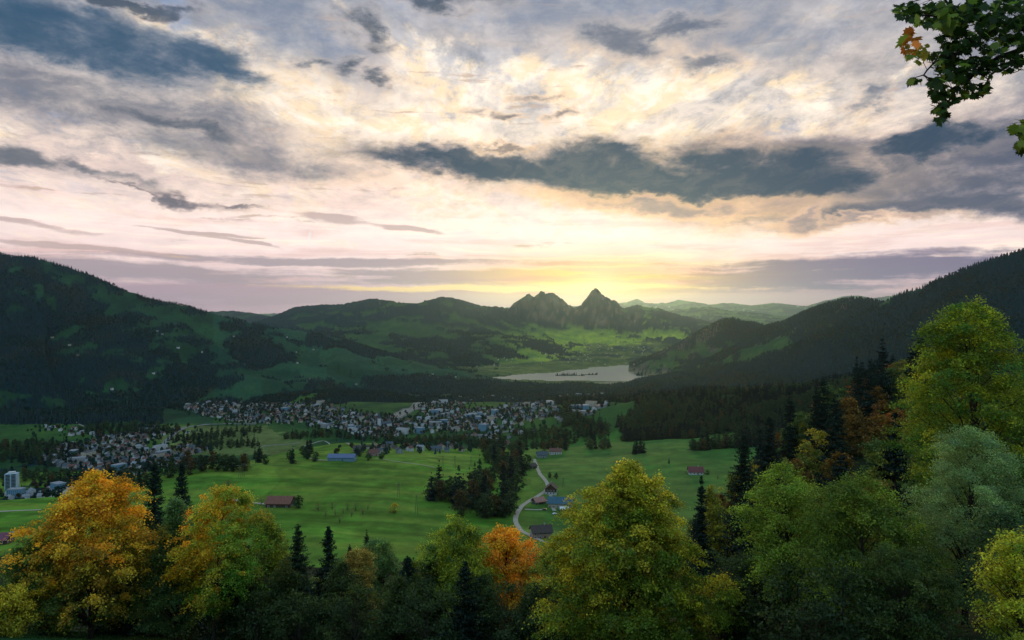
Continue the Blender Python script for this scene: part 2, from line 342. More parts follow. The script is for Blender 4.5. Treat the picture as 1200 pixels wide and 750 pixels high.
# the lake basin and the wet ground round it
def polymask(poly_px, X, Y, warp=60., wl=300.):       # a shore drawn in ground metres
    X = X+(fbm(X/wl, Y/wl, 4, 51)-.5)*2*warp; Y = Y+(fbm(X/wl, Y/wl, 4, 57)-.5)*2*warp*1.6
    ins = np.zeros(X.shape, bool); n = len(poly_px)
    for i in range(n):
        x1, y1 = poly_px[i]; x2, y2 = poly_px[(i+1) % n]
        if y1 == y2: continue
        c_ = ((y1 > Y) != (y2 > Y)) & (X < (x2-x1)*(Y-y1)/(y2-y1)+x1)
        ins ^= c_
    return ins
def gp(px, D): return ((px-600)/F*D, D)
LAKE = [gp(583,4380),gp(640,4260),gp(700,4250),gp(745,4230),gp(800,4200),gp(840,4500),gp(840,5200),gp(775,5600),gp(722,5650),gp(688,5400),gp(650,4950),gp(592,4640)]
ISL = [((668,4640), 90, 38), ((690,4700), 60, 30), ((752,4640), 36, 40), ((766,4700), 14, 20)]
lk = polymask(LAKE, GX, GYY, 70., 170.) & (GYY > 4000) & (GYY < 6000) & (H < -335)
isl = np.zeros_like(lk)
for (ip, rx, ry) in ISL:
    cx, cy = gp(*ip)
    isl |= ((GX-cx)/rx)**2+((GYY-cy)/ry)**2+(fbm(GX/40, GYY/40, 3, 61)-.5)*1.2 < 1
H = np.where(lk & ~isl, LAKE_Z-3, H); H = np.where(lk & isl, LAKE_Z+2.5, H)
near_plain = (GYY > 3600) & (GYY < 6200)
H = np.where(near_plain & ~lk, np.maximum(H, LAKE_Z+1.2), H); H = np.maximum(H, np.where(GYY > 1800, LAKE_Z-3, -9999))
LG = np.log(gy+60)
def hh(X, Y):                                        # height of the built ground at any point
    X = np.asarray(X, float); Y = np.asarray(Y, float)
    iu = np.clip((X/(Y+60)-gu[0])/(gu[1]-gu[0]), 0, GU-1.001); iy = np.clip((np.log(Y+60)-LG[0])/(LG[1]-LG[0]), 0, GY-1.001)
    a = iu.astype(int); b = iy.astype(int); fu = iu-a
    y0 = gy[b]; y1 = gy[b+1]; fy = (Y-y0)/(y1-y0)
    return (H[b,a]*(1-fu)+H[b,a+1]*fu)*(1-fy)+(H[b+1,a]*(1-fu)+H[b+1,a+1]*fu)*fy
def ground(px, py, dmin=60., dmax=9000.):            # where the line of sight meets the ground
    px = np.atleast_1d(np.asarray(px, float)); py = np.atleast_1d(np.asarray(py, float))
    D = np.exp(np.linspace(math.log(dmin), math.log(dmax), 700))
    hz = hh((px[:,None]-600)/F*D[None], np.repeat(D[None], len(px), 0))
    rz = (375-py[:,None])/F*D[None]
    hit = hz > rz; i = np.argmax(hit, 1); ok = hit.any(1); i = np.maximum(i, 1)
    k = np.arange(len(px)); g0 = (rz-hz)[k,i-1]; g1 = (rz-hz)[k,i]
    t = np.clip(g0/np.maximum(g0-g1, 1e-6), 0, 1); d = D[i-1]+(D[i]-D[i-1])*t
    X = (px-600)/F*d
    return X, d, hh(X, d), ok
def G(px, py, **k):
    X, Y, Z, ok = ground(px, py, **k); return float(X[0]), float(Y[0]), float(Z[0])

# ---------------------------------------------------------------- what covers it
PXG = GX/np.maximum(GYY, 1.)*F+600; PYG = 375-H/np.maximum(GYY, 1.)*F     # only to look places up in the survey
gyH, gxH = np.gradient(H); SL = np.hypot(gyH/np.maximum(np.gradient(GYY, axis=0), .1), gxH/np.maximum(np.gradient(GX, axis=1), .01))
FOR = np.zeros(H.shape, np.float32)
def ell(X, Y, cx, cy, rx, ry, rot=0., wob=.5, wl=60., seed=71):
    c_, s_ = math.cos(rot), math.sin(rot); dx_, dy_ = X-cx, Y-cy
    a = (dx_*c_+dy_*s_)/rx; b = (-dx_*s_+dy_*c_)/ry
    return a*a+b*b+(fbm(X/wl, Y/wl, 4, seed)-.5)*2*wob < 1
nA = fbm(GX/420+GYY/900, GYY/330, 6, 81, .55); nB = fbm(GX/140, GYY/170, 5, 85, .55)
slope_for = (nA*.62+nB*.38)
left = REGM == 4; right = REGM == 3; cent = REGM == 2; flat = REGM == 0
hgt = H
FOR = np.where(left & (slope_for*.75+fbm(GX/60, GYY/75, 4, 87)*.25 > .520-.09*sstep(50, 300, hgt)+.03*sstep(350, 520, PXG)-.07*((PYG > 440) & (PXG > 190))), 1, FOR)
FOR = np.where(right & (slope_for*.8+fbm(GX/60, GYY/75, 4, 87)*.2 > .47-.14*sstep(-250, -60, hgt)-.10*(GYY < 3300)), 1, FOR)
FOR = np.where(cent & (slope_for > .485-.08*sstep(-100, 60, hgt)+.04*sstep(640, 760, PXG)*(hgt < -120)), 1, FOR)
FOR = np.where((REGM == 1) & (slope_for > .5), 1, FOR)
# woods on the low hills
low_hills = flat & (GYY > 2750) & (GYY < 3750) & (H > -371) & (PXG > 270) & (PXG < 1000)
FOR = np.where(low_hills & (nB > .33), 1, FOR)
FOR = np.where(flat & (GYY > 3150) & (GYY < 3950) & (nB > .46) & (PXG > 480), 1, FOR)
FOR = np.where(flat & (GYY > 4000) & (GYY < 7600) & (nB > .60), 1, FOR)
FOR = np.where((PXG > 585) & (PXG < 800) & (GYY > 4080) & (GYY < 5900) & (REGM != 3), 0, FOR)
FOR = np.where(((GYY > 2750+180*(nA-.5)) & (GYY < 3700) & (PXG > 140) & (PXG < 520) & (H < -325+40*(nA-.5)) & (nB > .44)), 1, FOR)
FOR = np.where(((GYY > 2550) & (GYY < 3700) & (PXG < 230) & (nB > .42)), 1, FOR)
FOR = np.where((flat & (GYY > 1900) & (GYY < 2700) & (PXG < 190) & (nA > .5)), 1, FOR)
FOR = np.where(flat & (GYY > 2600) & (GYY < 3950) & (PXG > 430) & (nB > .40), 1, FOR)
FOR = np.where(flat & (GYY > 2250) & (GYY < 3300) & (PXG < 215) & (nB > .47), 1, FOR)
FOR = np.where(isl & lk, 1, FOR)
hillwood = flat & (GYY*(1+(nB-.5)*.2) > 1010) & (GYY < 2700) & (PXG+(nB-.5)*120 > 655) & (PYG < 545) & (H > -345)
HW = hillwood & ((nB*.5+nA*.5) > .40) & ((PXG > 735+ (GYY-1150)*-.05) | (PYG < 500))
HW &= ~ell(GX, GYY, *gp(885,1480), 150, 60, .1)             # the bright strip of field on its back
HW &= ~ell(GX, GYY, *gp(710,1500), 60, 160, .0)
FOR = np.where(HW, 1, FOR)
FOR = np.where(flat & (GYY > 900) & (GYY < 1500) & (PXG < 180) & (PYG > 535) & (nB > .38), 1, FOR)
FOR = np.where(flat & (GYY > 860) & (GYY < 2600) & (PXG+(nB-.5)*260 > 1000), 1, FOR)
FOR = np.where(lk & ~isl, 0, FOR)
TOWN = np.zeros(H.shape, bool)
# parcels of meadow, each mown or grazed at its own time
def parcels(X, Y, w, l, rot, seed):
    c_, s_ = math.cos(rot), math.sin(rot)
    x = X+(fbm(X/300, Y/300, 3, seed)-.5)*140; y = Y+(fbm(X/300, Y/300, 3, seed+5)-.5)*140
    a = np.floor((x*c_+y*s_)/w).astype(int); b = np.floor((-x*s_+y*c_)/l+_T[a & 255, 7]*3).astype(int)
    return _T[(a*7+3) & 255, (b*13+a) & 255]
pc = parcels(GX, GYY, 170, 110, .35, 91); pf = parcels(GX, GYY, 330, 190, -.2, 95)
V = fbm(GX/55, GYY/90, 5, 101, .55); V2 = fbm(GX/9, GYY/14, 3, 103)
g_lush = np.array([.064, .178, .015]); g_dry = np.array([.14, .15, .040]); g_deep = np.array([.020, .068, .022]); g_forest = np.array([.003, .019, .021])
t = np.clip(pc*.5+pf*.3+(V-.5)*1.1, 0, 1)[..., None]
field_near = (GYY < 1300)[..., None]
col = g_deep*(1-t)+(g_lush*.6+g_dry*.4)*t
tn = np.clip((V-.5)*1.5+.5+(pc-.5)*.25, 0, 1)[..., None]
col = np.where(field_near, g_lush*(1-tn*.35)+g_dry*tn*.28, col)
plain = (flat & (GYY > 3400))[..., None]
col = np.where(plain, g_deep*.6*(1-t)+g_dry*1.1*t, col)
streak = fbm(GX/130+GYY/400, GYY/22, 5, 107, .6)[..., None]
col = np.where(field_near, (col*(1-.7*sstep(.48, .62, streak))+np.array([.13, .185, .024])*.7*sstep(.48, .62, streak))*(1-.28*sstep(.47, .36, streak)), col)
pc2 = parcels(GX, GYY, 85, 150, .12, 117)[..., None]; col = np.where(field_near, col*(.84+.30*pc2)*(.86+.28*sstep(.35, .65, fbm(GX/14, GYY/20, 4, 119))[..., None]), col)
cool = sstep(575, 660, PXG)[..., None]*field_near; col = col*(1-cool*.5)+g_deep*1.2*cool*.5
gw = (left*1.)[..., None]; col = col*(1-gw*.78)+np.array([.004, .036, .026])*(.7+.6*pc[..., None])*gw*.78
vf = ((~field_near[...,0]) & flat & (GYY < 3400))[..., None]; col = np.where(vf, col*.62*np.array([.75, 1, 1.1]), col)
olive = flat & (GYY > 1300) & (GYY < 2700) & (PXG+(nB-.5)*90 > 190) & (PXG+(nB-.5)*160 < 330) & (PYG > 499) & (PYG < 533); col = np.where(olive[..., None], (g_dry*.55+g_deep*.45)*(.7+.6*pc[..., None]), col)
col = np.where(((PXG < 250) & (GYY > 1900) & (GYY < 4200))[..., None], (np.array([.009, .034, .016])*(1-t*.5)+g_deep*.5*t)*(.5+V[..., None]), col)
sun_tint = ((REGM == 2)*sstep(560, 660, PXG)*sstep(-60, -200, H))[..., None]; col = col*(1+np.array([2.0,1.1,.3])*sun_tint)+np.array([.035,.02,0])*sun_tint  # sunlit warmth painted into the colour of the slopes under the peaks
col = col*(.86+.28*V2[..., None])
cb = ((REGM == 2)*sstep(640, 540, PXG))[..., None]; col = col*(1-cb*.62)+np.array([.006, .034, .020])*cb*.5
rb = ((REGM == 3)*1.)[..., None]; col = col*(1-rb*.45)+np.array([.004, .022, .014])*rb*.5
autumn = sstep(.55, .75, fbm(GX/200, GYY/200, 4, 111))[..., None]*(REGM >= 3)[..., None]
fcol = g_forest*(1-autumn*.5)+np.array([.040, .028, .010])*autumn*.5
col = np.where(FOR[..., None] > .5, fcol, col)
rocky = np.clip((ROCK > .5)*sstep(.55, 1.0, SL+(V-.5)*.8), 0, 1)[..., None]
cliff = ((REGM == 3) & (GYY > 4300) & (SL > .62) & (V > .5))[..., None]
col = col*(1-rocky)+np.array([.075, .062, .045])*(.0+1.9*V[..., None])*rocky
col = np.where(cliff, np.array([.075, .066, .055]), col)
snow = ((REGM == 1) & (V > .78) & (H > 300))[..., None]; col = np.where(snow, np.array([.35, .35, .34]), col)
# forest floor and undergrowth on the near slopes
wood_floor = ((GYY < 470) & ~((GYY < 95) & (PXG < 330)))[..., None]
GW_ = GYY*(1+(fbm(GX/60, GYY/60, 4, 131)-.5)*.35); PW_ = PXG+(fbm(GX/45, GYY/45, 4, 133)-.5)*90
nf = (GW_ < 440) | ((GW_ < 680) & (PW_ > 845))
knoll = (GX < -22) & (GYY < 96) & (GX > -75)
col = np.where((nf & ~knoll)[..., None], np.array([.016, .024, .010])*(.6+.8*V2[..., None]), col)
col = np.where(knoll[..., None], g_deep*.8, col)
bare = (lk | (plain[...,0] & near_plain & (GYY < 4600) & (SL < .1) & (fbm(GX/260, GYY/120, 4, 121) > .62)))[..., None]
col = np.where(bare & ~(FOR[...,None] > .5), np.array([.20, .17, .10]), col)
# ---------------------------------------------------------------- helpers for materials and objects
def mat(name):
    m = bpy.data.materials.new(name); m.use_nodes = True; nt_ = m.node_tree
    b = nt_.nodes['Principled BSDF']; return m, nt_, b
def pmat(name, colr, rough=.8, spec=.2, var=.25, scale=3., bump=0., emis=None):
    m, t_, b = mat(name); n = t_.nodes; l = t_.links
    b.inputs['Roughness'].default_value = rough; b.inputs['Specular IOR Level'].default_value = spec
    tex = n.new('ShaderNodeTexNoise'); tex.inputs['Scale'].default_value = scale; tex.inputs['Detail'].default_value = 5
    co = n.new('ShaderNodeTexCoord'); l.new(co.outputs['Object'], tex.inputs['Vector'])
    r = n.new('ShaderNodeValToRGB'); r.color_ramp.elements[0].color = tuple(x*(1-var) for x in colr)+(1,); r.color_ramp.elements[1].color = tuple(min(1, x*(1+var)) for x in colr)+(1,)
    r.color_ramp.elements[0].position = .3; r.color_ramp.elements[1].position = .7
    l.new(tex.outputs['Fac'], r.inputs[0]); l.new(r.outputs[0], b.inputs['Base Color'])
    if bump:
        bm_ = n.new('ShaderNodeBump'); bm_.inputs['Distance'].default_value = bump; bm_.inputs['Strength'].default_value = .6
        l.new(tex.outputs['Fac'], bm_.inputs['Height']); l.new(bm_.outputs[0], b.inputs['Normal'])
    return m
def mesh_np(name, V_, F_, mats, colors=None, midx=None, smooth=False, n=4):
    """V_ (k,3), F_ (m,n) quads or tris -> mesh"""
    me = bpy.data.meshes.new(name); V_ = np.ascontiguousarray(V_, np.float32); F_ = np.ascontiguousarray(F_, np.int32); n = F_.shape[1]
    me.vertices.add(len(V_)); me.vertices.foreach_set('co', V_.ravel())
    me.loops.add(F_.size); me.loops.foreach_set('vertex_index', F_.ravel())
    me.polygons.add(len(F_)); me.polygons.foreach_set('loop_start', np.arange(0, F_.size, n, dtype=np.int32))
    me.polygons.foreach_set('loop_total', np.full(len(F_), n, np.int32))
    for m in mats: me.materials.append(m)
    if midx is not None: me.polygons.foreach_set('material_index', np.ascontiguousarray(midx, np.int32))
    if colors is not None:
        a = me.color_attributes.new('Col', 'FLOAT_COLOR', 'POINT')
        c_ = np.ones((len(V_), 4), np.float32); c_[:, :3] = colors; a.data.foreach_set('color', c_.ravel())
    me.update(calc_edges=True)
    if smooth: me.polygons.foreach_set('use_smooth', np.ones(len(F_), bool))
    me.validate(); return me
def link(name, me, parent=None, loc=None, rotz=None, scl=None):
    o = bpy.data.objects.new(name, me); COL.objects.link(o)
    if parent: o.parent = parent
    if loc is not None: o.location = loc
    if rotz is not None: o.rotation_euler = (0, 0, rotz)
    if scl is not None: o.scale = (scl, scl, scl) if not hasattr(scl, '__len__') else scl
    return o
def tag(o, label=None, cat=None, group=None, kind=None):
    if label: o['label'] = label
    if cat: o['category'] = cat
    if group: o['group'] = group
    if kind: o['kind'] = kind
    return o

# ground material : surveyed colour, broken up by tufts and clods
gm, t_, b = mat('ground_cover'); n = t_.nodes; l = t_.links
at = n.new('ShaderNodeAttribute'); at.attribute_name = 'Col'
co = n.new('ShaderNodeNewGeometry')
def gn(scale, detail=6, rough=.6, sc3=(1,1,1)):
    mp = n.new('ShaderNodeMapping'); mp.inputs['Scale'].default_value = sc3; l.new(co.outputs['Position'], mp.inputs[0])
    x = n.new('ShaderNodeTexNoise'); x.inputs['Scale'].default_value = scale; x.inputs['Detail'].default_value = detail; x.inputs['Roughness'].default_value = rough
    l.new(mp.outputs[0], x.inputs['Vector']); return x.outputs['Fac']
def mr(v, a, b_, c_, d):
    x = n.new('ShaderNodeMapRange'); l.new(v, x.inputs[0])
    for i, q in enumerate((a, b_, c_, d)): x.inputs[i+1].default_value = q
    return x.outputs[0]
k1 = mr(gn(.05, 8, .65, (1,1,0)), .3, .7, .72, 1.28); k2 = mr(gn(1.3, 6, .7, (1,1,.3)), .25, .75, .75, 1.3)
mu = n.new('ShaderNodeMath'); mu.operation = 'MULTIPLY'; l.new(k1, mu.inputs[0]); l.new(k2, mu.inputs[1])
vm = n.new('ShaderNodeVectorMath'); vm.operation = 'SCALE'; l.new(at.outputs['Color'], vm.inputs[0]); l.new(mu.outputs[0], vm.inputs['Scale'])
l.new(vm.outputs[0], b.inputs['Base Color']); b.inputs['Roughness'].default_value = .95; b.inputs['Specular IOR Level'].default_value = .05
bp = n.new('ShaderNodeBump'); bp.inputs['Distance'].default_value = 1.4; bp.inputs['Strength'].default_value = .5
l.new(gn(.35, 7, .7), bp.inputs['Height']); l.new(bp.outputs[0], b.inputs['Normal'])
# far woods stand up a little from the meadows round them
bumpf = (FOR > .5) & (GYY > 6900)
HM = np.where(bumpf, H+9+9*_T[(np.arange(GY)[:,None]*31) & 255, (np.arange(GU)[None]*17+np.arange(GY)[:,None]*5) & 255]*np.clip(GYY/5000, .5, 2), H)
Hmesh = HM
VV = np.stack([GX, GYY, Hmesh], -1).reshape(-1, 3)
ii = (np.arange(GY-1)[:, None]*GU+np.arange(GU-1)[None]).ravel()
FF = np.stack([ii, ii+1, ii+GU+1, ii+GU], 1)
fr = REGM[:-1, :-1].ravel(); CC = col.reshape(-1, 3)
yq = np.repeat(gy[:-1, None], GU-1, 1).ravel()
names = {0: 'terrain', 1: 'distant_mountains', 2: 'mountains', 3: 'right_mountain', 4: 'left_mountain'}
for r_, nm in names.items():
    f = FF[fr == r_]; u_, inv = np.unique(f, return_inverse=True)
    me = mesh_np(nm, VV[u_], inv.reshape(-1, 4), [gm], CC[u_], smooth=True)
    tag(link(nm, me), kind='structure')
# one continuous sheet below everything reaching past the horizon and round behind the viewer
def sheet(name, x0, x1, y0, y1, z, m):
    me = mesh_np(name, [(x0,y0,z),(x1,y0,z),(x1,y1,z),(x0,y1,z)], [(0,1,2,3)], [m]); o = link(name, me); return tag(o, kind='structure')
# lake
wm, t_, b = mat('lake_water'); n = t_.nodes; l = t_.links
b.inputs['Base Color'].default_value = (.22, .19, .12, 1); b.inputs['Roughness'].default_value = .36; b.inputs['Specular IOR Level'].default_value = .6
wn = n.new('ShaderNodeTexNoise'); wn.inputs['Scale'].default_value = .02; wn.inputs['Detail'].default_value = 8; g_ = n.new('ShaderNodeNewGeometry'); l.new(g_.outputs['Position'], wn.inputs['Vector'])
bp = n.new('ShaderNodeBump'); bp.inputs['Distance'].default_value = .8; bp.inputs['Strength'].default_value = .02; l.new(wn.outputs['Fac'], bp.inputs['Height']); l.new(bp.outputs[0], b.inputs['Normal'])
xs = [gp(p, d) for p, d in ((560,4150),(860,4150),(900,5900),(560,5900))]
me = mesh_np('lake', [(x, y, LAKE_Z) for x, y in xs], [(0,1,2,3)], [wm]); tag(link('lake', me), kind='structure')

# haze : even air round the whole valley
hm = bpy.data.materials.new('haze_air'); hm.use_nodes = True; t_ = hm.node_tree; t_.nodes.clear()
pv = t_.nodes.new('ShaderNodeVolumePrincipled'); ho = t_.nodes.new('ShaderNodeOutputMaterial'); t_.links.new(pv.outputs[0], ho.inputs['Volume'])
HAZE = 1.5e-5
pv.inputs['Density'].default_value = HAZE; pv.inputs['Color'].default_value = (.50, .80, .98, 1); pv.inputs['Anisotropy'].default_value = .78
def box(name, x0, x1, y0, y1, z0, z1, m):
    v = [(x,y,z) for z in (z0,z1) for y in (y0,y1) for x in (x0,x1)]
    return link(name, mesh_np(name, v, [(0,2,3,1),(4,5,7,6),(0,1,5,4),(2,6,7,3),(0,4,6,2),(1,3,7,5)], [m]))
zt = max(float(H.max()), 20)+60
tag(box('haze', -33000, 33000, -300, 33500, min(float(H.min()), LAKE_Z)-1, zt, hm), kind='stuff')

# ================================================================ trees
def leaf_material(name, trans=.35, rnd=.25, bright=False):
    m = bpy.data.materials.new(name); m.use_nodes = True; t_ = m.node_tree; t_.nodes.clear(); n = t_.nodes; l = t_.links
    at = n.new('ShaderNodeAttribute'); at.attribute_name = 'Col'; oi = n.new('ShaderNodeObjectInfo')
    mu = n.new('ShaderNodeMix'); mu.data_type = 'RGBA'; mu.blend_type = 'MULTIPLY'; mu.inputs[0].default_value = 1
    l.new(at.outputs['Color'], mu.inputs[6]); l.new(oi.outputs['Color'], mu.inputs[7])
    hs = n.new('ShaderNodeHueSaturation'); l.new(mu.outputs[2], hs.inputs['Color'])
    m1 = n.new('ShaderNodeMapRange'); m1.inputs[3].default_value = 1-rnd; m1.inputs[4].default_value = 1+rnd; l.new(oi.outputs['Random'], m1.inputs[0]); l.new(m1.outputs[0], hs.inputs['Value'])
    m2 = n.new('ShaderNodeMapRange'); m2.inputs[3].default_value = .5-rnd*.06; m2.inputs[4].default_value = .5+rnd*.06
    fr_ = n.new('ShaderNodeMath'); fr_.operation = 'FRACT'; m7 = n.new('ShaderNodeMath'); m7.operation = 'MULTIPLY'; m7.inputs[1].default_value = 7.3; l.new(oi.outputs['Random'], m7.inputs[0]); l.new(m7.outputs[0], fr_.inputs[0]); l.new(fr_.outputs[0], m2.inputs[0]); l.new(m2.outputs[0], hs.inputs['Hue'])
    d = n.new('ShaderNodeBsdfDiffuse'); tr = n.new('ShaderNodeBsdfTranslucent'); l.new(hs.outputs[0], d.inputs[0]); l.new(hs.outputs[0], tr.inputs[0])
    mx = n.new('ShaderNodeMixShader'); mx.inputs[0].default_value = trans; l.new(d.outputs[0], mx.inputs[1]); l.new(tr.outputs[0], mx.inputs[2])
    if bright:                                        # leaves both reflect and transmit
        mx = n.new('ShaderNodeAddShader'); g2_ = n.new('ShaderNodeVectorMath'); g2_.operation = 'SCALE'; g2_.inputs['Scale'].default_value = .95; l.new(hs.outputs[0], g2_.inputs[0]); l.new(g2_.outputs[0], tr.inputs[0]); l.new(d.outputs[0], mx.inputs[0]); l.new(tr.outputs[0], mx.inputs[1])
    gl = n.new('ShaderNodeBsdfGlossy'); gl.inputs['Roughness'].default_value = .45; gl.inputs[0].default_value = (.8,.8,.8,1)
    m3 = n.new('ShaderNodeMixShader'); m3.inputs[0].default_value = .014; l.new(mx.outputs[0], m3.inputs[1]); l.new(gl.outputs[0], m3.inputs[2])
    o = n.new('ShaderNodeOutputMaterial'); l.new(m3.outputs[0], o.inputs[0]); return m
LEAF = leaf_material('leaves', .42, .06, True); NEEDLE = leaf_material('needles', .15, .10); FARLEAF = leaf_material('far_leaves', .04, .16)
BARK = pmat('bark', (.045, .036, .028), .95, .1, .5, 6, .05)
PALEBARK = pmat('pale_bark', (.22, .20, .17), .9, .1, .4, 4, .03)

def tubes(paths, sides=5):
    """paths: list of (points (k,3), radii (k,)) -> one mesh's verts and quads"""
    Vs = []; Fs = []; off = 0
    for P, R in paths:
        P = np.asarray(P, float); R = np.asarray(R, float); k = len(P)
        T_ = np.gradient(P, axis=0); T_ /= np.linalg.norm(T_, axis=1)[:, None]+1e-9
        ref = np.where(np.abs(T_[:, 2:3]) > .9, [[1., 0, 0]], [[0, 0, 1.]])
        U_ = np.cross(T_, ref); U_ /= np.linalg.norm(U_, axis=1)[:, None]+1e-9; V_ = np.cross(T_, U_)
        an = np.arange(sides)/sides*2*math.pi
        ring = P[:, None]+R[:, None, None]*(U_[:, None]*np.cos(an)[None, :, None]+V_[:, None]*np.sin(an)[None, :, None])
        Vs.append(ring.reshape(-1, 3))
        i = np.arange(k-1)[:, None]*sides; j = np.arange(sides)[None]; j2 = (j+1) % sides
        Fs.append(np.stack([i+j, i+j2, i+sides+j2, i+sides+j], -1).reshape(-1, 4)+off); off += k*sides
    return np.concatenate(Vs), np.concatenate(Fs)
def leaf_quads(P, Nn, size, rs, asp=.62):
    """a folded rhombus at every point"""
    k = len(P); r = rs.normal(size=(k, 3)); t_ = np.cross(Nn, r); t_ /= np.linalg.norm(t_, axis=1)[:, None]+1e-9
    b_ = np.cross(Nn, t_); s_ = size[:, None]
    v = np.stack([P-t_*s_*.5, P+b_*s_*asp*.5+Nn*s_*.12, P+t_*s_*.5, P-b_*s_*asp*.5+Nn*s_*.12], 1)
    return v.reshape(-1, 3), np.arange(k*4).reshape(-1, 4)
def unit(v): return v/(np.linalg.norm(v, axis=-1, keepdims=True)+1e-9)
def broadleaf(seed, h, w, pal, nclump=150, per=120, leaf=.28, base=.22, shape='round', clump=1.0, auto=.0, trunk_r=.016, lean=0.):
    """tapered trunk, limbs and twigs with leaf clumps at their ends; returns (wood verts, faces, leaf verts, faces, colours)"""
    rs = np.random.default_rng(seed); paths = []
    top = np.array([rs.normal()*.03*h+lean*h, rs.normal()*.03*h, h*.93])
    tt = np.linspace(0, 1, 9)[:, None]
    tr = np.array([0, 0, 0])*(1-tt)+top*tt+np.cumsum(rs.normal(size=(9, 3))*[.012, .012, 0]*h, 0)*tt
    tr[0] = (0, 0, -1.5); R0 = trunk_r*h
    paths.append((tr, R0*(1-tt[:, 0])**.8+.02))
    def env(z):                                       # crown radius at height fraction z
        q = np.clip((z-base)/(1-base), 0, 1)
        if shape == 'round': return np.sqrt(np.maximum(0, 1-(2*q-.85)**2/1.35))*np.clip(q*5+.25, 0, 1)
        if shape == 'tear': return np.maximum(0, 1-q**2.4)**.72*np.clip(q*4+.35, 0, 1)
        if shape == 'spire': return np.maximum(0, 1-q**1.25)**.85*np.clip(q*5+.3, 0, 1)
        if shape == 'cone': return (1-q)**.75*np.clip(q*6+.2, 0, 1)
        if shape == 'column': return np.sqrt(np.maximum(0, 1-(2*q-.9)**2/1.3))
        return np.ones_like(q)*.9*np.clip((1-q)*4, .2, 1)
    zs = base+(1-base)*rs.random(nclump*3)**.85; rr_ = env(zs); kp = rs.random(nclump*3) < rr_/max(rr_.max(), .01)+.15
    zs = zs[kp][:nclump]; nclump = len(zs); ang = rs.uniform(0, 6.283, nclump)
    lump = .50+.85*vnoise(ang*2.3+seed, zs*7.5+seed*3, 5)+rs.normal(size=nclump)*.08+(rs.random(nclump) < .08)*rs.uniform(.05, .22, nclump)
    rad = env(zs)*(w/2-clump*.45)*lump*(.30+.70*rs.random(nclump)**.45)
    C0 = np.stack([np.interp(zs*h, tr[:, 2], tr[:, 0])+np.cos(ang)*rad, np.interp(zs*h, tr[:, 2], tr[:, 1])+np.sin(ang)*rad, zs*(h-clump*.5)], 1)
    C0[0] = (top[0], top[1], h-clump*.55)
    for i in rs.permutation(nclump)[:min(nclump, 80)]:
        e = C0[i]; r_ = rad[i]; zb = max(h*base*.75, e[2]-r_*rs.uniform(.55, 1.1)-.05*h); zb = min(zb, h*.9)
        o = np.array([np.interp(zb, tr[:, 2], tr[:, 0]), np.interp(zb, tr[:, 2], tr[:, 1]), zb]); s_ = np.linspace(0, 1, 6)[:, None]
        p = o+(e-o)*s_+np.array([0, 0, 1])*(.10*r_*np.sin(s_*math.pi))+np.cumsum(rs.normal(size=(6, 3))*.035*r_, 0)*s_
        paths.append((p, R0*.30*(1-zb/h*.7)*min(1, r_/(w*.3))*(1-s_[:, 0])**.8+.010))
    ax = np.stack([np.interp(C0[:, 2], tr[:, 2], tr[:, j]) for j in (0, 1)], 1)
    cs_ = clump*rs.uniform(.5, 1.35, nclump)
    n_ = rs.poisson(per*(cs_/clump)**2); idx = np.repeat(np.arange(nclump), n_); k = len(idx)
    d = rs.normal(size=(k, 3))*[.50, .50, .46]; d *= np.minimum(1, 1.9/(np.linalg.norm(d, axis=1)[:, None]+.01))
    outw = unit(np.concatenate([C0[:, :2]-ax, (C0[:, 2:]-h*(base+.35*(1-base)))*.8], 1))
    # every clump is a spray pushed out along its bough, with its own stretch and droop
    sd = unit(outw*[1, 1, .35]+rs.normal(size=(nclump, 3))*[.45, .45, .2]); st_ = rs.uniform(.2, 1.3, nclump)[:, None]
    d = d+sd[idx]*(d*sd[idx]).sum(1, keepdims=True)*st_[idx]
    P = C0[idx]+d*cs_[idx, None]*[1.0, 1.0, .62]
    P[:, 2] -= .22*np.hypot(d[:, 0], d[:, 1])**2*cs_[idx]
    Nn = unit(rs.normal(size=(k, 3))*.75+np.array([0, 0, .7])+outw[idx]*.6)
    v, f = leaf_quads(P, Nn, leaf*rs.uniform(.6, 1.4, k), rs)
    cc = pal(rs, C0/[w, w, h], outw, nclump)[idx]*rs.uniform(.45, 1.5, (k, 1))*(1+rs.normal(size=(k, 3))*.07)
    yl = rs.random(k) < auto
    cc[yl] = cc[yl]*.3+np.array([.42, .27, .03])*.7
    wv_, wf_ = tubes(paths, 6)
    return wv_, wf_, v, f, np.repeat(np.clip(cc, .003, 1), 4, 0)
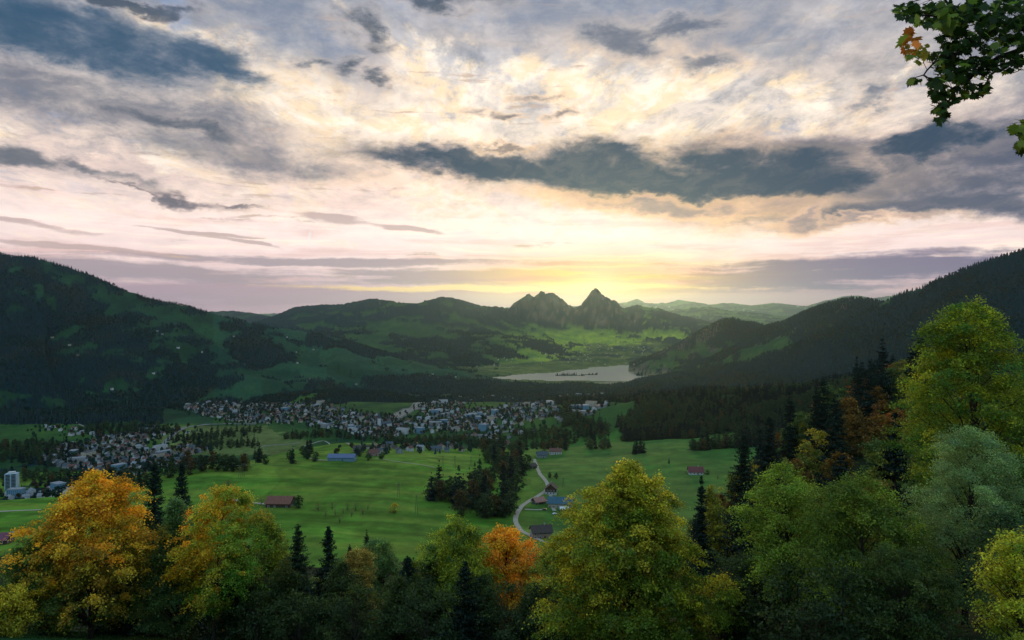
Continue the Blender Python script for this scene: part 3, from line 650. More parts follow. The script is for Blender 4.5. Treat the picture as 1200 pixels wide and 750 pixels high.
def conifer(seed, h, r, nbr=330, seg=9, leaf=.42, base=.04, colr=(.011, .026, .017), rag=.22):
    """spruce : boughs all the way up the stem, each a drooping line of needle sprays with hanging twigs"""
    rs = np.random.default_rng(seed); paths = [(np.array([(0, 0, -1.5), (0, 0, h*.5), (rs.normal()*.1, rs.normal()*.1, h)]), [h*.013, h*.007, .015])]
    Ps = []; Ns = []; Ss = []; Cs = []
    zz = base+(1-base)*np.sort(rs.random(nbr)**1.12)
    for i, z in enumerate(zz):
        a = i*2.399+rs.normal()*.4; L_ = (r*(1-z)**.74*(1+.16*math.sin(z*57+seed))+.10)*rs.uniform(1-rag*1.5, 1+rag)
        s_ = np.linspace(.10, 1, seg); up = .35*(z**2); x = s_*L_
        line = np.stack([math.cos(a)*x, math.sin(a)*x, z*h+L_*(up*s_-.42*(1-z*.6)*s_**1.5+.14*s_**4)], 1)
        if h > 15 and i % 5 == 0: paths.append((line[[0, seg//2, -1]], [.045, .03, .01]))
        side = np.array([-math.sin(a), math.cos(a), 0]); wd = (.30*L_*np.sin(np.clip(s_*1.15, 0, 1)*math.pi*.92)+.04)[:, None]
        for q in (-1, -.45, 0, .45, 1):
            m_ = line+side*q*wd+rs.normal(size=line.shape)*.09*(L_*.22+.25); m_[:, 2] -= abs(q)*wd[:, 0]*.35
            Ps.append(m_); Ns.append(unit(rs.normal(size=line.shape)*.6+[math.cos(a)*.5, math.sin(a)*.5, .75])); Ss.append(leaf*rs.uniform(.55, 1.3, seg)*(.40+.65*(1-z)))
            Cs.append(np.tile(np.array(colr)*rs.uniform(.6, 1.55), (seg, 1))*(1+.6*(s_[:, None] > .78)))
        m_ = line+rs.normal(size=line.shape)*.12; m_[:, 2] -= rs.uniform(.1, .5, seg)*(.4+L_*.12); Ps.append(m_); Ns.append(unit(rs.normal(size=line.shape)*[1, 1, .25])); Ss.append(leaf*rs.uniform(.7, 1.5, seg)*(.4+.7*(1-z))); Cs.append(np.tile(np.array(colr)*.8, (seg, 1)))
    P = np.concatenate(Ps); v, f = leaf_quads(P, np.concatenate(Ns), np.concatenate(Ss), rs, .42)
    cc = np.repeat(np.concatenate(Cs)*rs.uniform(.75, 1.3, (len(P), 1)), 4, 0); wv_, wf_ = tubes(paths, 5)
    return wv_, wf_, v, f, cc
# colours of crowns : clump by clump
def P_green(g=(.045, .085, .018), y=(.16, .17, .02), amt=.3):
    g = np.array(g); y = np.array(y)
    def f(rs, C0, outw, k):
        t = np.clip(rs.normal(amt, .28, k)+(outw[:, 2])*.25, 0, 1)[:, None]; return (g*(1-t)+y*t)*rs.uniform(.75, 1.25, (k, 1))
    return f
def P_autumn(lo=(.05, .075, .015), mid=(.30, .20, .02), hi_=(.46, .19, .02), z0=.45, sp=.25, side=0.):
    lo, mid, hi_ = map(np.array, (lo, mid, hi_))
    def f(rs, C0, outw, k):
        t = np.clip((C0[:, 2]-z0)/sp*.5+.5+rs.normal(0, .30, k)+C0[:, 0]*side, 0, 1)[:, None]; u = rs.random((k, 1))**1.3
        return (lo*(1-t)+(mid*(1-u)+hi_*u)*t)*rs.uniform(.75, 1.2, (k, 1))
    return f
def tree_mesh(kind, data, leafmat, bark=None):
    wv_, wf_, v, f, cc = data
    return (mesh_np(kind+'_trunk', wv_, wf_, [bark or BARK], smooth=True), mesh_np(kind+'_crown', v, f, [leafmat], cc))
def tree(kind, meshes, x, y, rot, s, label, group=None, cat='tree', tint=(1, 1, 1), z=None, sink=.0):
    e = link(kind, None, loc=(x, y, (float(hh(x, y)) if z is None else z)-sink), rotz=rot, scl=s)
    e.empty_display_size = .5
    tag(e, label, cat, group)
    link('trunk', meshes[0], e); c_ = link('crown', meshes[1], e); c_.color = (*tint, 1); return e
# ---------------------------------------------------------------- far woods : instances of small trees on scattered points
def lowcon(seed):
    rs = np.random.default_rng(seed); Vs = []; Fs = []; off = 0; k = 7
    for i, (z0, z1, r) in enumerate([(.05, .52, .20), (.28, .72, .155), (.52, .88, .105), (.72, 1.0, .06)]):
        an = np.arange(k)/k*6.283+rs.random()*3; rr = r*rs.uniform(.65, 1.25, k)
        Vs.append(np.concatenate([np.stack([np.cos(an)*rr, np.sin(an)*rr, z0+rs.normal(size=k)*.03], 1), [[0, 0, z1]]]))
        Fs += [(off+j, off+(j+1) % k, off+k, off+k) for j in range(k)]; off += k+1
    return np.concatenate(Vs), [f[:3] for f in Fs]
def lowround(seed):
    rs = np.random.default_rng(seed); P = []; C0 = unit(rs.normal(size=(16, 3)))*[.24, .24, .28]*rs.uniform(.5, 1, (16, 1))+[0, 0, .58]
    idx = np.repeat(np.arange(16), 9); k = len(idx); d = unit(rs.normal(size=(k, 3)))
    v, f = leaf_quads(C0[idx]+d*.11, unit(d+rs.normal(size=(k, 3))*.3+[0, 0, .3]), np.full(k, .17)*rs.uniform(.7, 1.3, k), rs, .8)
    return v, f
def far_tree(name, vf, colr, x, y, s, label, group):
    v, f = vf; v = np.asarray(v); rs = np.random.default_rng(1)
    cc = np.tile(np.array(colr), (len(v), 1))*(.7+.6*rs.random((len(v), 1)))
    me = mesh_np(name, v, f, [FARLEAF], cc); o = link(name, me, loc=(x, y, float(hh(x, y))-.5), scl=s); return tag(o, label, 'tree', group)
# the seven sample trees stand at the edge of the wood on the low hill and are trees there in their own right
SRC = []
_g = 'outlying trees by the wood on the low hill'
for i, (vf, cl, nm, lb, p) in enumerate([
  (lowcon(1), (.003, .020, .022), 'spruce_tree', 'dark pointed spruce at the edge of the wood on the low hill', (716, 500)),
  (lowcon(2), (.004, .023, .023), 'spruce_tree', 'dark pointed spruce at the edge of the wood on the low hill', (724, 497)),
  (lowcon(3), (.003, .018, .021), 'spruce_tree', 'dark pointed spruce at the edge of the wood on the low hill', (733, 503)),
  (lowround(4), (.007, .030, .024), 'round_tree', 'rounded green tree at the edge of the wood on the low hill', (709, 506)),
  (lowround(5), (.010, .036, .022), 'round_tree', 'rounded green tree at the edge of the wood on the low hill', (728, 509)),
  (lowround(6), (.040, .032, .012), 'round_tree', 'rounded russet tree at the edge of the wood on the low hill', (741, 507)),
  (lowround(7), (.026, .038, .014), 'round_tree', 'rounded yellow-green tree at the edge of the wood on the low hill', (699, 503))]):
    x, y, z = G(*p); SRC.append(far_tree(nm, vf, cl, x, y, (1, 1, 1), lb, _g))
def gn_forest(name, pts, kinds, scl, rot, src=None):
    src = src or SRC
    me = bpy.data.meshes.new(name); me.vertices.add(len(pts)); me.vertices.foreach_set('co', np.ascontiguousarray(pts, np.float32).ravel())
    for nm, ty, arr in (('tk', 'INT', kinds), ('ts', 'FLOAT', scl), ('tr', 'FLOAT', rot)):
        a = me.attributes.new(nm, ty, 'POINT'); a.data.foreach_set('value', np.ascontiguousarray(arr, np.int32 if ty == 'INT' else np.float32))
    me.update(); o = link(name, me)
    g = bpy.data.node_groups.new(name, 'GeometryNodeTree'); g.interface.new_socket('Geometry', in_out='INPUT', socket_type='NodeSocketGeometry'); g.interface.new_socket('Geometry', in_out='OUTPUT', socket_type='NodeSocketGeometry')
    n = g.nodes; l = g.links; gi = n.new('NodeGroupInput'); go = n.new('NodeGroupOutput'); mp = n.new('GeometryNodeMeshToPoints'); l.new(gi.outputs[0], mp.inputs[0])
    jn = n.new('GeometryNodeJoinGeometry')
    def attr(nm, ty):
        a = n.new('GeometryNodeInputNamedAttribute'); a.data_type = ty; a.inputs['Name'].default_value = nm; return a.outputs['Attribute']
    tk = attr('tk', 'INT'); ts = attr('ts', 'FLOAT'); tr = attr('tr', 'FLOAT')
    cr = n.new('ShaderNodeCombineXYZ'); l.new(tr, cr.inputs[2])
    for i, s_ in enumerate(src):
        cmp_ = n.new('FunctionNodeCompare'); cmp_.data_type = 'INT'; cmp_.operation = 'EQUAL'; l.new(tk, cmp_.inputs[2]); cmp_.inputs[3].default_value = i
        oi = n.new('GeometryNodeObjectInfo'); oi.transform_space = 'ORIGINAL'; oi.inputs['Object'].default_value = s_; oi.inputs['As Instance'].default_value = True
        ip = n.new('GeometryNodeInstanceOnPoints'); l.new(mp.outputs[0], ip.inputs['Points']); l.new(cmp_.outputs[0], ip.inputs['Selection']); l.new(oi.outputs['Geometry'], ip.inputs['Instance'])
        l.new(cr.outputs[0], ip.inputs['Rotation']); l.new(ts, ip.inputs['Scale']); l.new(ip.outputs[0], jn.inputs[0])
    l.new(jn.outputs[0], go.inputs[0]); md = o.modifiers.new('scatter', 'NODES'); md.node_group = g
    return tag(o, kind='stuff')
def at_grid(A_, X, Y):
    iu = np.clip(np.rint((X/(Y+60)-gu[0])/(gu[1]-gu[0])), 0, GU-1).astype(int); iy = np.clip(np.searchsorted(gy, Y), 0, GY-1); return A_[iy, iu]
def scatter(y0, y1, step, sel, extra=None):
    xs_, ys_ = np.meshgrid(np.arange(-y1*.82, y1*.82, step), np.arange(y0, y1, step*.9))
    X = (xs_+rng.uniform(-.48, .48, xs_.shape)*step).ravel(); Y = (ys_+rng.uniform(-.48, .48, xs_.shape)*step).ravel()
    px = X/Y*F+600; m = (px > -60) & (px < 1260); X = X[m]; Y = Y[m]
    m = (at_grid(FOR, X, Y) > .5) & sel(X, Y); return X[m], Y[m]
def make_forest(name, label, X, Y, hmul=1., con=.5, aut=.12, hmin=14, hmax=27):
    k = len(X); a = fbm(X/120, Y/120, 4, 141); cf = (rng.random(k) < np.clip(con+(fbm(X/160, Y/160, 4, 143)-.5)*3, .05, .95))
    kinds = np.where(cf, rng.integers(0, 3, k), rng.integers(3, 5, k)); au = (~cf) & (rng.random(k) < np.clip(aut+(a-.5)*1.6, 0, .8)); kinds = np.where(au, rng.integers(5, 7, k), kinds)
    s_ = rng.uniform(hmin, hmax, k)*np.where(cf, 1.08, .86)*hmul; z = hh(X, Y)-.05*s_
    o = gn_forest(name, np.stack([X, Y, z], 1), kinds, s_, rng.uniform(0, 6.28, k)); o['label'] = label; o['category'] = 'forest'; return o
regat = lambda X, Y: at_grid(REGM, X, Y)
FS = []
X, Y = scatter(1500, 4700, 13.5, lambda X, Y: regat(X, Y) == 4); make_forest('forest', 'dark forest covering the long left mountain slope', X, Y, .72, .7, .0)
n_f = len(X)
X, Y = scatter(1500, 5300, 13.5, lambda X, Y: regat(X, Y) == 3); make_forest('forest', 'dark forest covering the steep right mountain slope', X, Y, .85, .6, .12); n_f += len(X)
X, Y = scatter(1900, 4000, 13, lambda X, Y: regat(X, Y) == 0); make_forest('forest', 'dark woods between the town and the lake plain', X, Y, .95, .4, .05); n_f += len(X)
X, Y = scatter(5000, 7000, 22, lambda X, Y: regat(X, Y) == 2); make_forest('forest', 'hazy forest patches on the far meadows under the twin peaks', X, Y, 1., .6, .05); n_f += len(X)
X, Y = scatter(4000, 5600, 20, lambda X, Y: regat(X, Y) == 0); make_forest('trees_on_plain', 'tree clumps scattered over the lake plain and its islands', X, Y, .8, .1, .05); n_f += len(X)
X, Y = scatter(900, 2500, 9.5, lambda X, Y: (regat(X, Y) == 0) & (X > 0) & (X/Y*F+600 > 640)); HWX, HWY = X, Y
print('far trees', n_f, len(X))

# ================================================================ trees one can tell apart
O_LIT = dict(lo=(.055, .085, .014), mid=(.36, .23, .02), hi_=(.50, .22, .02))
def bl(*a, **k): return tree_mesh('broadleaf', broadleaf(*a, **k), LEAF)
# mid distance kinds, shared by many
MID = {
 'green':  [bl(101, 17, 10, P_green((.030,.060,.016), (.07,.10,.02), .2), 70, 62, .62, .12), bl(102, 16, 11, P_green((.026,.052,.016), (.06,.085,.02), .2), 75, 58, .62, .10)],
 'olive':  [bl(103, 16, 10, P_green((.055,.075,.014), (.13,.12,.016), .4), 70, 60, .6, .12), bl(104, 15, 9, P_green((.05,.08,.016), (.12,.13,.02), .4), 65, 60, .6, .1)],
 'russet': [bl(105, 16, 10, P_autumn((.050,.045,.010), (.105,.055,.010), (.15,.055,.010), .4, .4), 70, 60, .6, .12), bl(106, 15, 9, P_autumn((.045,.045,.010), (.085,.05,.010), (.13,.06,.010), .45, .4), 65, 60, .6, .1)],
 'gold':   [bl(107, 15, 9, P_autumn((.07,.09,.014), (.26,.19,.02), (.34,.22,.02), .4, .3), 65, 60, .6, .12)],
 'spruce': [tree_mesh('spruce', conifer(111, 22, 4.2, 130, 5, 1.0, .04, (.009,.022,.015)), NEEDLE), tree_mesh('spruce', conifer(112, 24, 3.9, 130, 5, 1.0, .04, (.008,.019,.014)), NEEDLE)],
}
FARK = {
 'green':  [bl(201, 15, 10, P_green((.012,.030,.014), (.03,.045,.014), .15), 44, 26, 1.15, .08, clump=1.2), bl(202, 14, 11, P_green((.014,.034,.014), (.035,.05,.014), .2), 44, 26, 1.15, .08, clump=1.2)],
 'russet': [bl(205, 15, 10, P_autumn((.026,.032,.012), (.052,.038,.012), (.062,.036,.012), .4, .4), 44, 26, 1.15, .08, clump=1.2)],
 'spruce': [tree_mesh('spruce', conifer(211, 20, 4.2, 60, 4, 1.7, .03, (.006,.016,.014)), NEEDLE), tree_mesh('spruce', conifer(212, 22, 3.9, 60, 4, 1.7, .03, (.005,.015,.014)), NEEDLE)],
 'orchard':[bl(207, 7.5, 7, P_green((.07,.075,.03), (.10,.08,.03), .5), 22, 9, .5, .25, clump=.8, trunk_r=.03)],
 'gold':   [bl(208, 9, 8, P_autumn((.10,.11,.015), (.30,.22,.02), (.34,.22,.02), .4, .3), 40, 26, .7, .1, clump=1.)],
}
WORDS = {'green':'dark green broadleaf tree', 'olive':'yellowish green broadleaf tree', 'russet':'russet brown autumn tree', 'gold':'golden yellow autumn tree', 'spruce':'dark spruce', 'orchard':'small thin-leaved fruit tree'}
KN = {'green':'broadleaf_tree', 'olive':'broadleaf_tree', 'russet':'autumn_tree', 'gold':'autumn_tree', 'spruce':'spruce_tree', 'orchard':'fruit_tree'}
placed = []
def far_enough(x, y, d):
    return all((x-a)**2+(y-b)**2 > d*d for a, b in placed)
LASTK = {}
def put(lib, kind, x, y, where, group, s=1., tint=None):
    q = lib[kind][rng.integers(len(lib[kind]))]; t = tint or tuple(rng.uniform(.8, 1.2)*np.array([1, 1, 1])*rng.uniform(.92, 1.08, 3))
    e = tree(KN[kind], q, x, y, rng.uniform(0, 6.28), s*rng.uniform(.82, 1.18), WORDS[kind]+' '+where, group, 'tree', t, sink=.3)
    LASTK[(id(lib), kind, id(q))] = e; placed.append((x, y)); return e
def pick(d):
    ks = list(d); w = np.array([d[k] for k in ks]); return ks[rng.choice(len(ks), p=w/w.sum())]
# the wooded spur coming down from the right
cnt = 0
cand = []
for D in np.arange(98, 500, 7.5):
    for px in np.arange(838, 1120, 7.5/D*F):
        p = px+rng.uniform(-.45, .45)*7.5/D*F; d = D+rng.uniform(-3.5, 3.5)
        lim = np.interp(d, [130, 200, 300, 400, 480, 560], [880, 838, 848, 868, 905, 960])
        if p < lim or (d < 140 and p < 975): continue
        cand.append((p, d))
order = rng.permutation(len(cand))
def spur_mix(p, py):
    if p < 905 and py < 560: return {'olive':3, 'russet':3, 'gold':.8, 'spruce':.8, 'green':.8}
    if p < 1060: return {'russet':3.6, 'olive':2, 'spruce':1.5, 'green':.7, 'gold':.4}
    return {'green':2.2, 'spruce':1.4, 'russet':1.2, 'olive':1}
for i in order:
    p, d = cand[i]; x, y = (p-600)/F*d, d
    if cnt >= 225: break
    if not far_enough(x, y, 7.9): continue
    z = float(hh(x, y)); pyt = 375-(z+16)/d*F
    if pyt > 600 or z/d > .02: continue
    put(MID, pick(spur_mix(p, pyt)), x, y, 'on the wooded spur at the right', 'trees of the wooded spur', 1.12); cnt += 1
# the slope below the foreground, left and centre
cand = [(px, D) for D in np.arange(125, 430, 11) for px in np.arange(-20, 840, 11/D*F)]
n2 = 0
for i in rng.permutation(len(cand)):
    p, d = cand[i]; d = d+rng.uniform(-4, 4); x = (p-600)/F*d
    if n2 >= 50: break
    if d > 330 and not (405 < p < 580 or p > 800): continue
    if d > 210 and p < 330: continue
    if 590 < p < 660 and d > 200: continue
    if not far_enough(x, d, 11): continue
    put(MID, pick({'spruce':3.2, 'green':2, 'olive':.7, 'russet':.4, 'gold':.25}), x, d, 'on the slope below the foreground trees', 'trees on the slope under the foreground', .92); n2 += 1
# dark grove beside the gravel lane
def grove(polys, n_, mix, where, group, lib=FARK, sp=9., s=1.):
    k = 0; tries = 0
    while k < n_ and tries < n_*40:
        tries += 1
        (px, py, rx, ry) = polys[rng.integers(len(polys))]; a = rng.uniform(0, 6.28); r = math.sqrt(rng.random())
        x, y, z = G(px+rx*r*math.cos(a), py+ry*r*math.sin(a), dmin=430)
        if y > 2500 or not far_enough(x, y, sp): continue
        put(lib, pick(mix), x, y, where, group, s); k += 1
grove([(522,585,22,4),(545,589,18,5),(575,592,26,10),(600,575,16,12),(598,555,20,9),(570,570,14,8),(585,603,20,8),(590,540,22,6),(575,527,16,5),(560,600,30,8)], 84,
      {'green':3.4, 'russet':.6, 'spruce':1.6}, 'in the dark grove beside the gravel lane', 'trees of the grove by the lane', sp=7.8, s=1.45)
grove([(232,551,30,3),(268,551,22,3),(205,556,22,4)], 16, {'green':3, 'russet':2}, 'in the russet tree belt above the left field', 'trees of the belt above the left field', s=1.2)
grove([(310,545,26,2.5),(350,541,20,2.5),(300,540,10,3),(363,535,8,5)], 16, {'green':2, 'spruce':1.2}, 'in the dark belt left of the blue barn', 'trees of the belt left of the blue barn', s=1.1)
for p in ((421,535),(447,538),(432,540),(455,531),(475,527),(487,524),(463,522)): put(FARK, 'green', *G(*p, dmin=430)[:2], 'round the farmhouses beside the blue barn', 'trees round the farmhouses by the blue barn', .75)
for p in ((373,599),(381,606),(389,598),(393,604),(402,602),(407,598),(412,606),(417,599),(425,603),(398,613),(431,598),(306,592)): put(FARK, 'orchard', *G(*p, dmin=430)[:2], 'standing in the open field', 'fruit trees in the open field', .9)
for p, k, s, w in (((462,601),'gold',1.,'alone in the field right of the orchard'), ((268,574),'orchard',1.3,'alone in the left field by the power poles'), ((350,596),'green',.85,'tree at the right end of the red-roofed barn'), ((345,590),'orchard',1.1,'behind the red-roofed barn'),
                ((644,560),'green',.55,'bushy and round, in the meadow right of the lane bend'), ((652,561),'green',.5,'in the meadow just right of the round bush'), ((829,556),'green',.45,'at the right end of the farmhouse in the right meadow'), ((841,562),'orchard',.9,'alone right of the farmhouse in the right meadow'), ((784,543),'spruce',.5,'single, small, in the meadow under the hill wood')):
    put(FARK, k, *G(*p, dmin=430)[:2], w, None, s)
    # a tree named by its own place
for o in bpy.data.objects:
    if 'label' in o and 'group' not in o and o.get('category') == 'tree':
        o['label'] = ' '.join(o['label'].replace('tree tree', 'tree').split()[:16])
grove([(625,515,22,6),(660,516,26,6),(690,512,20,8),(645,525,20,3),(610,527,12,3),(700,526,14,3),(560,524,18,3)], 0, {'green':3}, '', '')
# the hill wood above the right meadow : one mass, its samples are trees of the grove
srcs = [e for (lid, k, q), e in LASTK.items() if lid == id(FARK) and k in ('spruce', 'green', 'russet')]
SR2 = []
for kd in ('spruce', 'green', 'russet'):
    SR2 += [[c for c in e.children if c.name.startswith('crown')][0] for (lid, k, q), e in LASTK.items() if lid == id(FARK) and k == kd]
nsp = sum(1 for (lid, k, q) in LASTK if lid == id(FARK) and k == 'spruce')
def mass(name, label, X, Y, con=.4, rus=.12, s=1.):
    k = len(X); t_ = fbm(X/90, Y/90, 4, 151)
    kinds = np.where(rng.random(k) < np.clip(con+(t_-.5)*2.5, .03, .95), rng.integers(0, nsp, k), np.where(rng.random(k) < rus, len(SR2)-1, rng.integers(nsp, len(SR2)-1, k)))
    o = gn_forest(name, np.stack([X, Y, hh(X, Y)-.6], 1), kinds, rng.uniform(.75, 1.35, k)*s, rng.uniform(0, 6.28, k), SR2); o['label'] = label; o['category'] = 'forest'; return o
mass('forest', 'dark mixed wood covering the low hill above the right meadow', HWX, HWY, .45, .05)
def pixcloud(polys, n_, seed, dmin=450, ymax=3400):
    r_ = np.random.default_rng(seed); w = np.array([p[2]*p[3] for p in polys], float); k = r_.choice(len(polys), n_, p=w/w.sum()); P = np.array([p[:4] for p in polys], float)[k]
    rot = np.radians(np.array([p[4] if len(p) > 4 else 0 for p in polys], float)[k]); a = r_.uniform(0, 6.283, n_); r = np.sqrt(r_.random(n_)); u = r*np.cos(a)*P[:,2]; v = r*np.sin(a)*P[:,3]
    px = P[:,0]+u*np.cos(rot)-v*np.sin(rot); py = P[:,1]+u*np.sin(rot)+v*np.cos(rot)
    X, Y, Z, ok = ground(px, py, dmin=dmin); m = ok & (Y < ymax); return X[m], Y[m]
def thin(X, Y, d, n_max, also=()):
    cells = {}; out = []
    for a, b in also: cells.setdefault((int(a//d), int(b//d)), []).append((a, b))
    for x, y in zip(X, Y):
        c_ = (int(x//d), int(y//d)); near = [q for i in (-1, 0, 1) for j in (-1, 0, 1) for q in cells.get((c_[0]+i, c_[1]+j), ())]
        if all((x-a)**2+(y-b)**2 > d*d for a, b in near): cells.setdefault(c_, []).append((x, y)); out.append((x, y))
        if len(out) >= n_max: break
    return np.array(out)
B = thin(*pixcloud([(625,512,24,7),(660,514,28,7),(692,508,22,9),(645,526,22,3),(608,528,12,3),(702,524,16,4),(560,522,16,3),(355,512,30,2.5,-4),(395,512,30,2,2),(445,515,30,2),(520,517,34,3),(480,519,20,2)], 900, 5), 9.5, 420)
mass('tree_belts', 'dark belts of trees between the fields and the town', B[:,0], B[:,1], .3, .12, .95)
B = thin(*pixcloud([(30,532,70,12),(110,568,70,9),(40,560,60,5),(150,505,60,7),(250,512,60,4,-6),(260,523,50,3)], 1500, 6, ymax=2600), 12, 520)
mass('tree_belts', 'dark woods and hedges round the left villages', B[:,0], B[:,1], .4, .05, 1.)

# ================================================================ the town in the valley
WALLS = {'white':(.50,.50,.49), 'cream':(.40,.35,.27), 'grey':(.26,.27,.28), 'rose':(.33,.20,.17), 'blue':(.11,.23,.31), 'dark':(.06,.04,.03)}
ROOFS = {'brown':(.055,.042,.036), 'red':(.12,.05,.04), 'slate':(.05,.065,.08), 'pale':(.20,.21,.23), 'teal':(.04,.10,.14)}
WM = {k: pmat('wall_'+k, v, .85, .15, .10, .5) for k, v in WALLS.items()}
RM = {k: pmat('roof_'+k, v, .75, .25, .18, .8) for k, v in ROOFS.items()}
GLASS = pmat('window_glass', (.03, .04, .05), .15, .6, .3, .3)
WOOD = pmat('dark_timber', (.07, .045, .03), .85, .15, .35, 2.)
TRIM = pmat('white_trim', (.6, .6, .58), .7, .2, .1, 2.)
class MB:
    def __init__(s): s.v = []; s.f = []; s.m = []
    def quad(s, pts, m=0): k = len(s.v); s.v += list(pts); s.f.append(tuple(range(k, k+len(pts)))); s.m.append(m)
    def box(s, x0, x1, y0, y1, z0, z1, m=0):
        c_ = [(x,y,z) for z in (z0,z1) for y in (y0,y1) for x in (x0,x1)]; k = len(s.v); s.v += c_
        for f in ((0,2,3,1),(4,5,7,6),(0,1,5,4),(2,6,7,3),(0,4,6,2),(1,3,7,5)): s.f.append(tuple(k+i for i in f)); s.m.append(m)
    def mesh(s, name, mats):
        me = bpy.data.meshes.new(name); me.from_pydata(s.v, [], s.f)
        for m in mats: me.materials.append(m)
        me.polygons.foreach_set('material_index', s.m); me.update(); return me
def gable_walls(b, L_, w, h, rh, m=0, sink=2.):       # ridge along x
    b.quad([(-L_/2,-w/2,-sink),(L_/2,-w/2,-sink),(L_/2,-w/2,h),(-L_/2,-w/2,h)], m); b.quad([(L_/2,w/2,-sink),(-L_/2,w/2,-sink),(-L_/2,w/2,h),(L_/2,w/2,h)], m)
    for s_ in (-1, 1):
        p = [(s_*L_/2,-w/2*s_,-sink),(s_*L_/2,w/2*s_,-sink),(s_*L_/2,w/2*s_,h),(s_*L_/2,0,h+rh),(s_*L_/2,-w/2*s_,h)]; b.quad(p, m)
def gable_roof(b, L_, w, h, rh, o=.7, t=.28, m=0):
    k = rh/(w/2); hw = w/2+o; hl = L_/2+o
    for s_ in (-1, 1):
        e = (s_*hw, h-o*k); r_ = (0, h+rh)
        top = [(-hl, e[0], e[1]+t), (hl, e[0], e[1]+t), (hl, 0, r_[1]+t), (-hl, 0, r_[1]+t)]; bot = [(x, y, z-t) for x, y, z in top]
        if s_ > 0: top = top[::-1]; bot = bot[::-1]
        b.quad(top, m); b.quad(bot[::-1], m)
        for i in range(4): j = (i+1) % 4; b.quad([bot[i], bot[j], top[j], top[i]], m)
def town_house(kind, wall, roof, L_, w, h, rh):
    b = MB()
    if rh > .5: gable_walls(b, L_, w, h, rh, 0); gable_roof(b, L_, w, h, rh, .6, .25, 1)
    else: b.box(-L_/2, L_/2, -w/2, w/2, -2, h, 0); b.box(-L_/2-.25, L_/2+.25, -w/2-.25, w/2+.25, h+.003, h+.5, 1)
    nf = max(1, int(h//2.9)); nx = max(2, int(L_//3.4)); ny = max(2, int(w//3.6))
    for f in range(nf):
        z = .9+f*2.9
        for i in range(nx):
            x = -L_/2+(i+.5)*L_/nx
            for s_ in (-1, 1): q = [(x-.6,s_*(w/2+.03),z),(x+.6,s_*(w/2+.03),z),(x+.6,s_*(w/2+.03),z+1.4),(x-.6,s_*(w/2+.03),z+1.4)]; b.quad(q if s_ < 0 else q[::-1], 2)
        for i in range(ny):
            y = -w/2+(i+.5)*w/ny
            for s_ in (-1, 1): q = [(s_*(L_/2+.03),y-.5,z),(s_*(L_/2+.03),y+.5,z),(s_*(L_/2+.03),y+.5,z+1.4),(s_*(L_/2+.03),y-.5,z+1.4)]; b.quad(q if s_ > 0 else q[::-1], 2)
    return b, b.mesh(kind, [WM[wall], RM[roof], GLASS])
HT = []
for wl, rf in (('white','brown'),('white','slate'),('cream','red'),('white','red'),('grey','slate'),('cream','brown'),('white','pale'),('rose','brown'),('grey','slate')):
    for (L_, w, h, rh) in ((10, 8, 5, 3), (12.5, 9.5, 6.5, 3.4)):
        HT.append(('house', wl, rf, (L_, w, h, rh)))
BT = [('apartment_block', 'white', 'pale', (30, 14, 13, .4)), ('apartment_block', 'cream', 'slate', (26, 14, 14, .4)), ('apartment_block', 'grey', 'pale', (36, 15, 11, .4)), ('apartment_block', 'blue', 'pale', (24, 15, 16, .4)), ('workshop_hall', 'white', 'pale', (38, 20, 7, .4)), ('workshop_hall', 'grey', 'slate', (46, 24, 8, .4))]
HMESH = [(t,)+town_house(*t[:3], *t[3]) for t in HT+BT]
PLACES = {
 'left village on the valley floor': ([(118,540,52,13,16),(165,532,60,11,12),(150,515,34,6,-6),(90,532,26,10,10),(215,528,26,5,0),(75,541,26,8,8)], 300, .03, 15),
 'village at the foot of the left mountain': ([(85,507,34,4,10),(100,489,10,2),(190,507,40,3),(165,502,20,3,0)], 26, 0, 20),
 'town below the left mountain': ([(300,484,80,12,4),(260,478,44,7,0),(385,490,60,12,6),(440,500,40,13,4),(345,478,50,6,0)], 430, .04, 16.5),
 'middle of the town': ([(560,492,70,13,-2),(520,478,26,9,-10),(610,485,44,11,-6),(500,500,30,8,0)], 300, .06, 18),
 'far end of the town': ([(665,470,44,6,-8),(692,479,24,6,-20),(650,488,22,5,0),(560,468,60,3,0)], 85, .3, 26),
 'industrial strip at the left edge': ([(55,580,28,5,0),(20,582,14,4,0)], 44, .16, 14),
 'hamlet behind the fields': ([(460,527,44,5,0),(530,526,30,4),(580,513,30,4),(600,506,30,3)], 34, 0, 24),
 'far villages on the lake plain': ([(575,430,34,3),(720,425,40,3),(640,420,60,6),(520,440,20,4),(700,410,60,10)], 120, 0, 45),
 'slopes of the left mountain': ([(120,420,120,40),(300,410,80,20),(430,445,70,12)], 16, 0, 60)}
ALLH = []; also = []
for pl, (polys, n_, bl_, sp) in PLACES.items():
    X, Y = pixcloud(polys, n_*5, len(ALLH)+3, dmin=700, ymax=9000 if 'far villages' in pl else 4200)
    if 'slopes' in pl: q_ = at_grid(FOR, X, Y) < .5; X = X[q_]; Y = Y[q_]
    q_ = ~at_grid(lk, X, Y); X = X[q_]; Y = Y[q_]
    P_ = thin(X, Y, sp, n_, also); also += [tuple(p) for p in P_]
    for x, y in P_:
        if rng.random() < bl_ and 'far villages' not in pl: i = len(HT)+(rng.integers(0, 4) if 'end' not in pl and 'strip' not in pl else rng.integers(0, len(BT)))
        else: i = rng.integers(0, len(HT)-2) if rng.random() < .93 else rng.integers(len(HT)-2, len(HT))
        if 'strip' in pl and i < len(HT): i = 12+rng.integers(0, 2)
        ALLH.append((x, y, pl, int(i), rng.choice([0.25, 1.85, -.5, 1.1])+rng.normal()*.15, rng.uniform(.74, 1.0)))
ALLH.sort(key=lambda t: t[1]/(1.8 if t[3] >= len(HT) else 1))
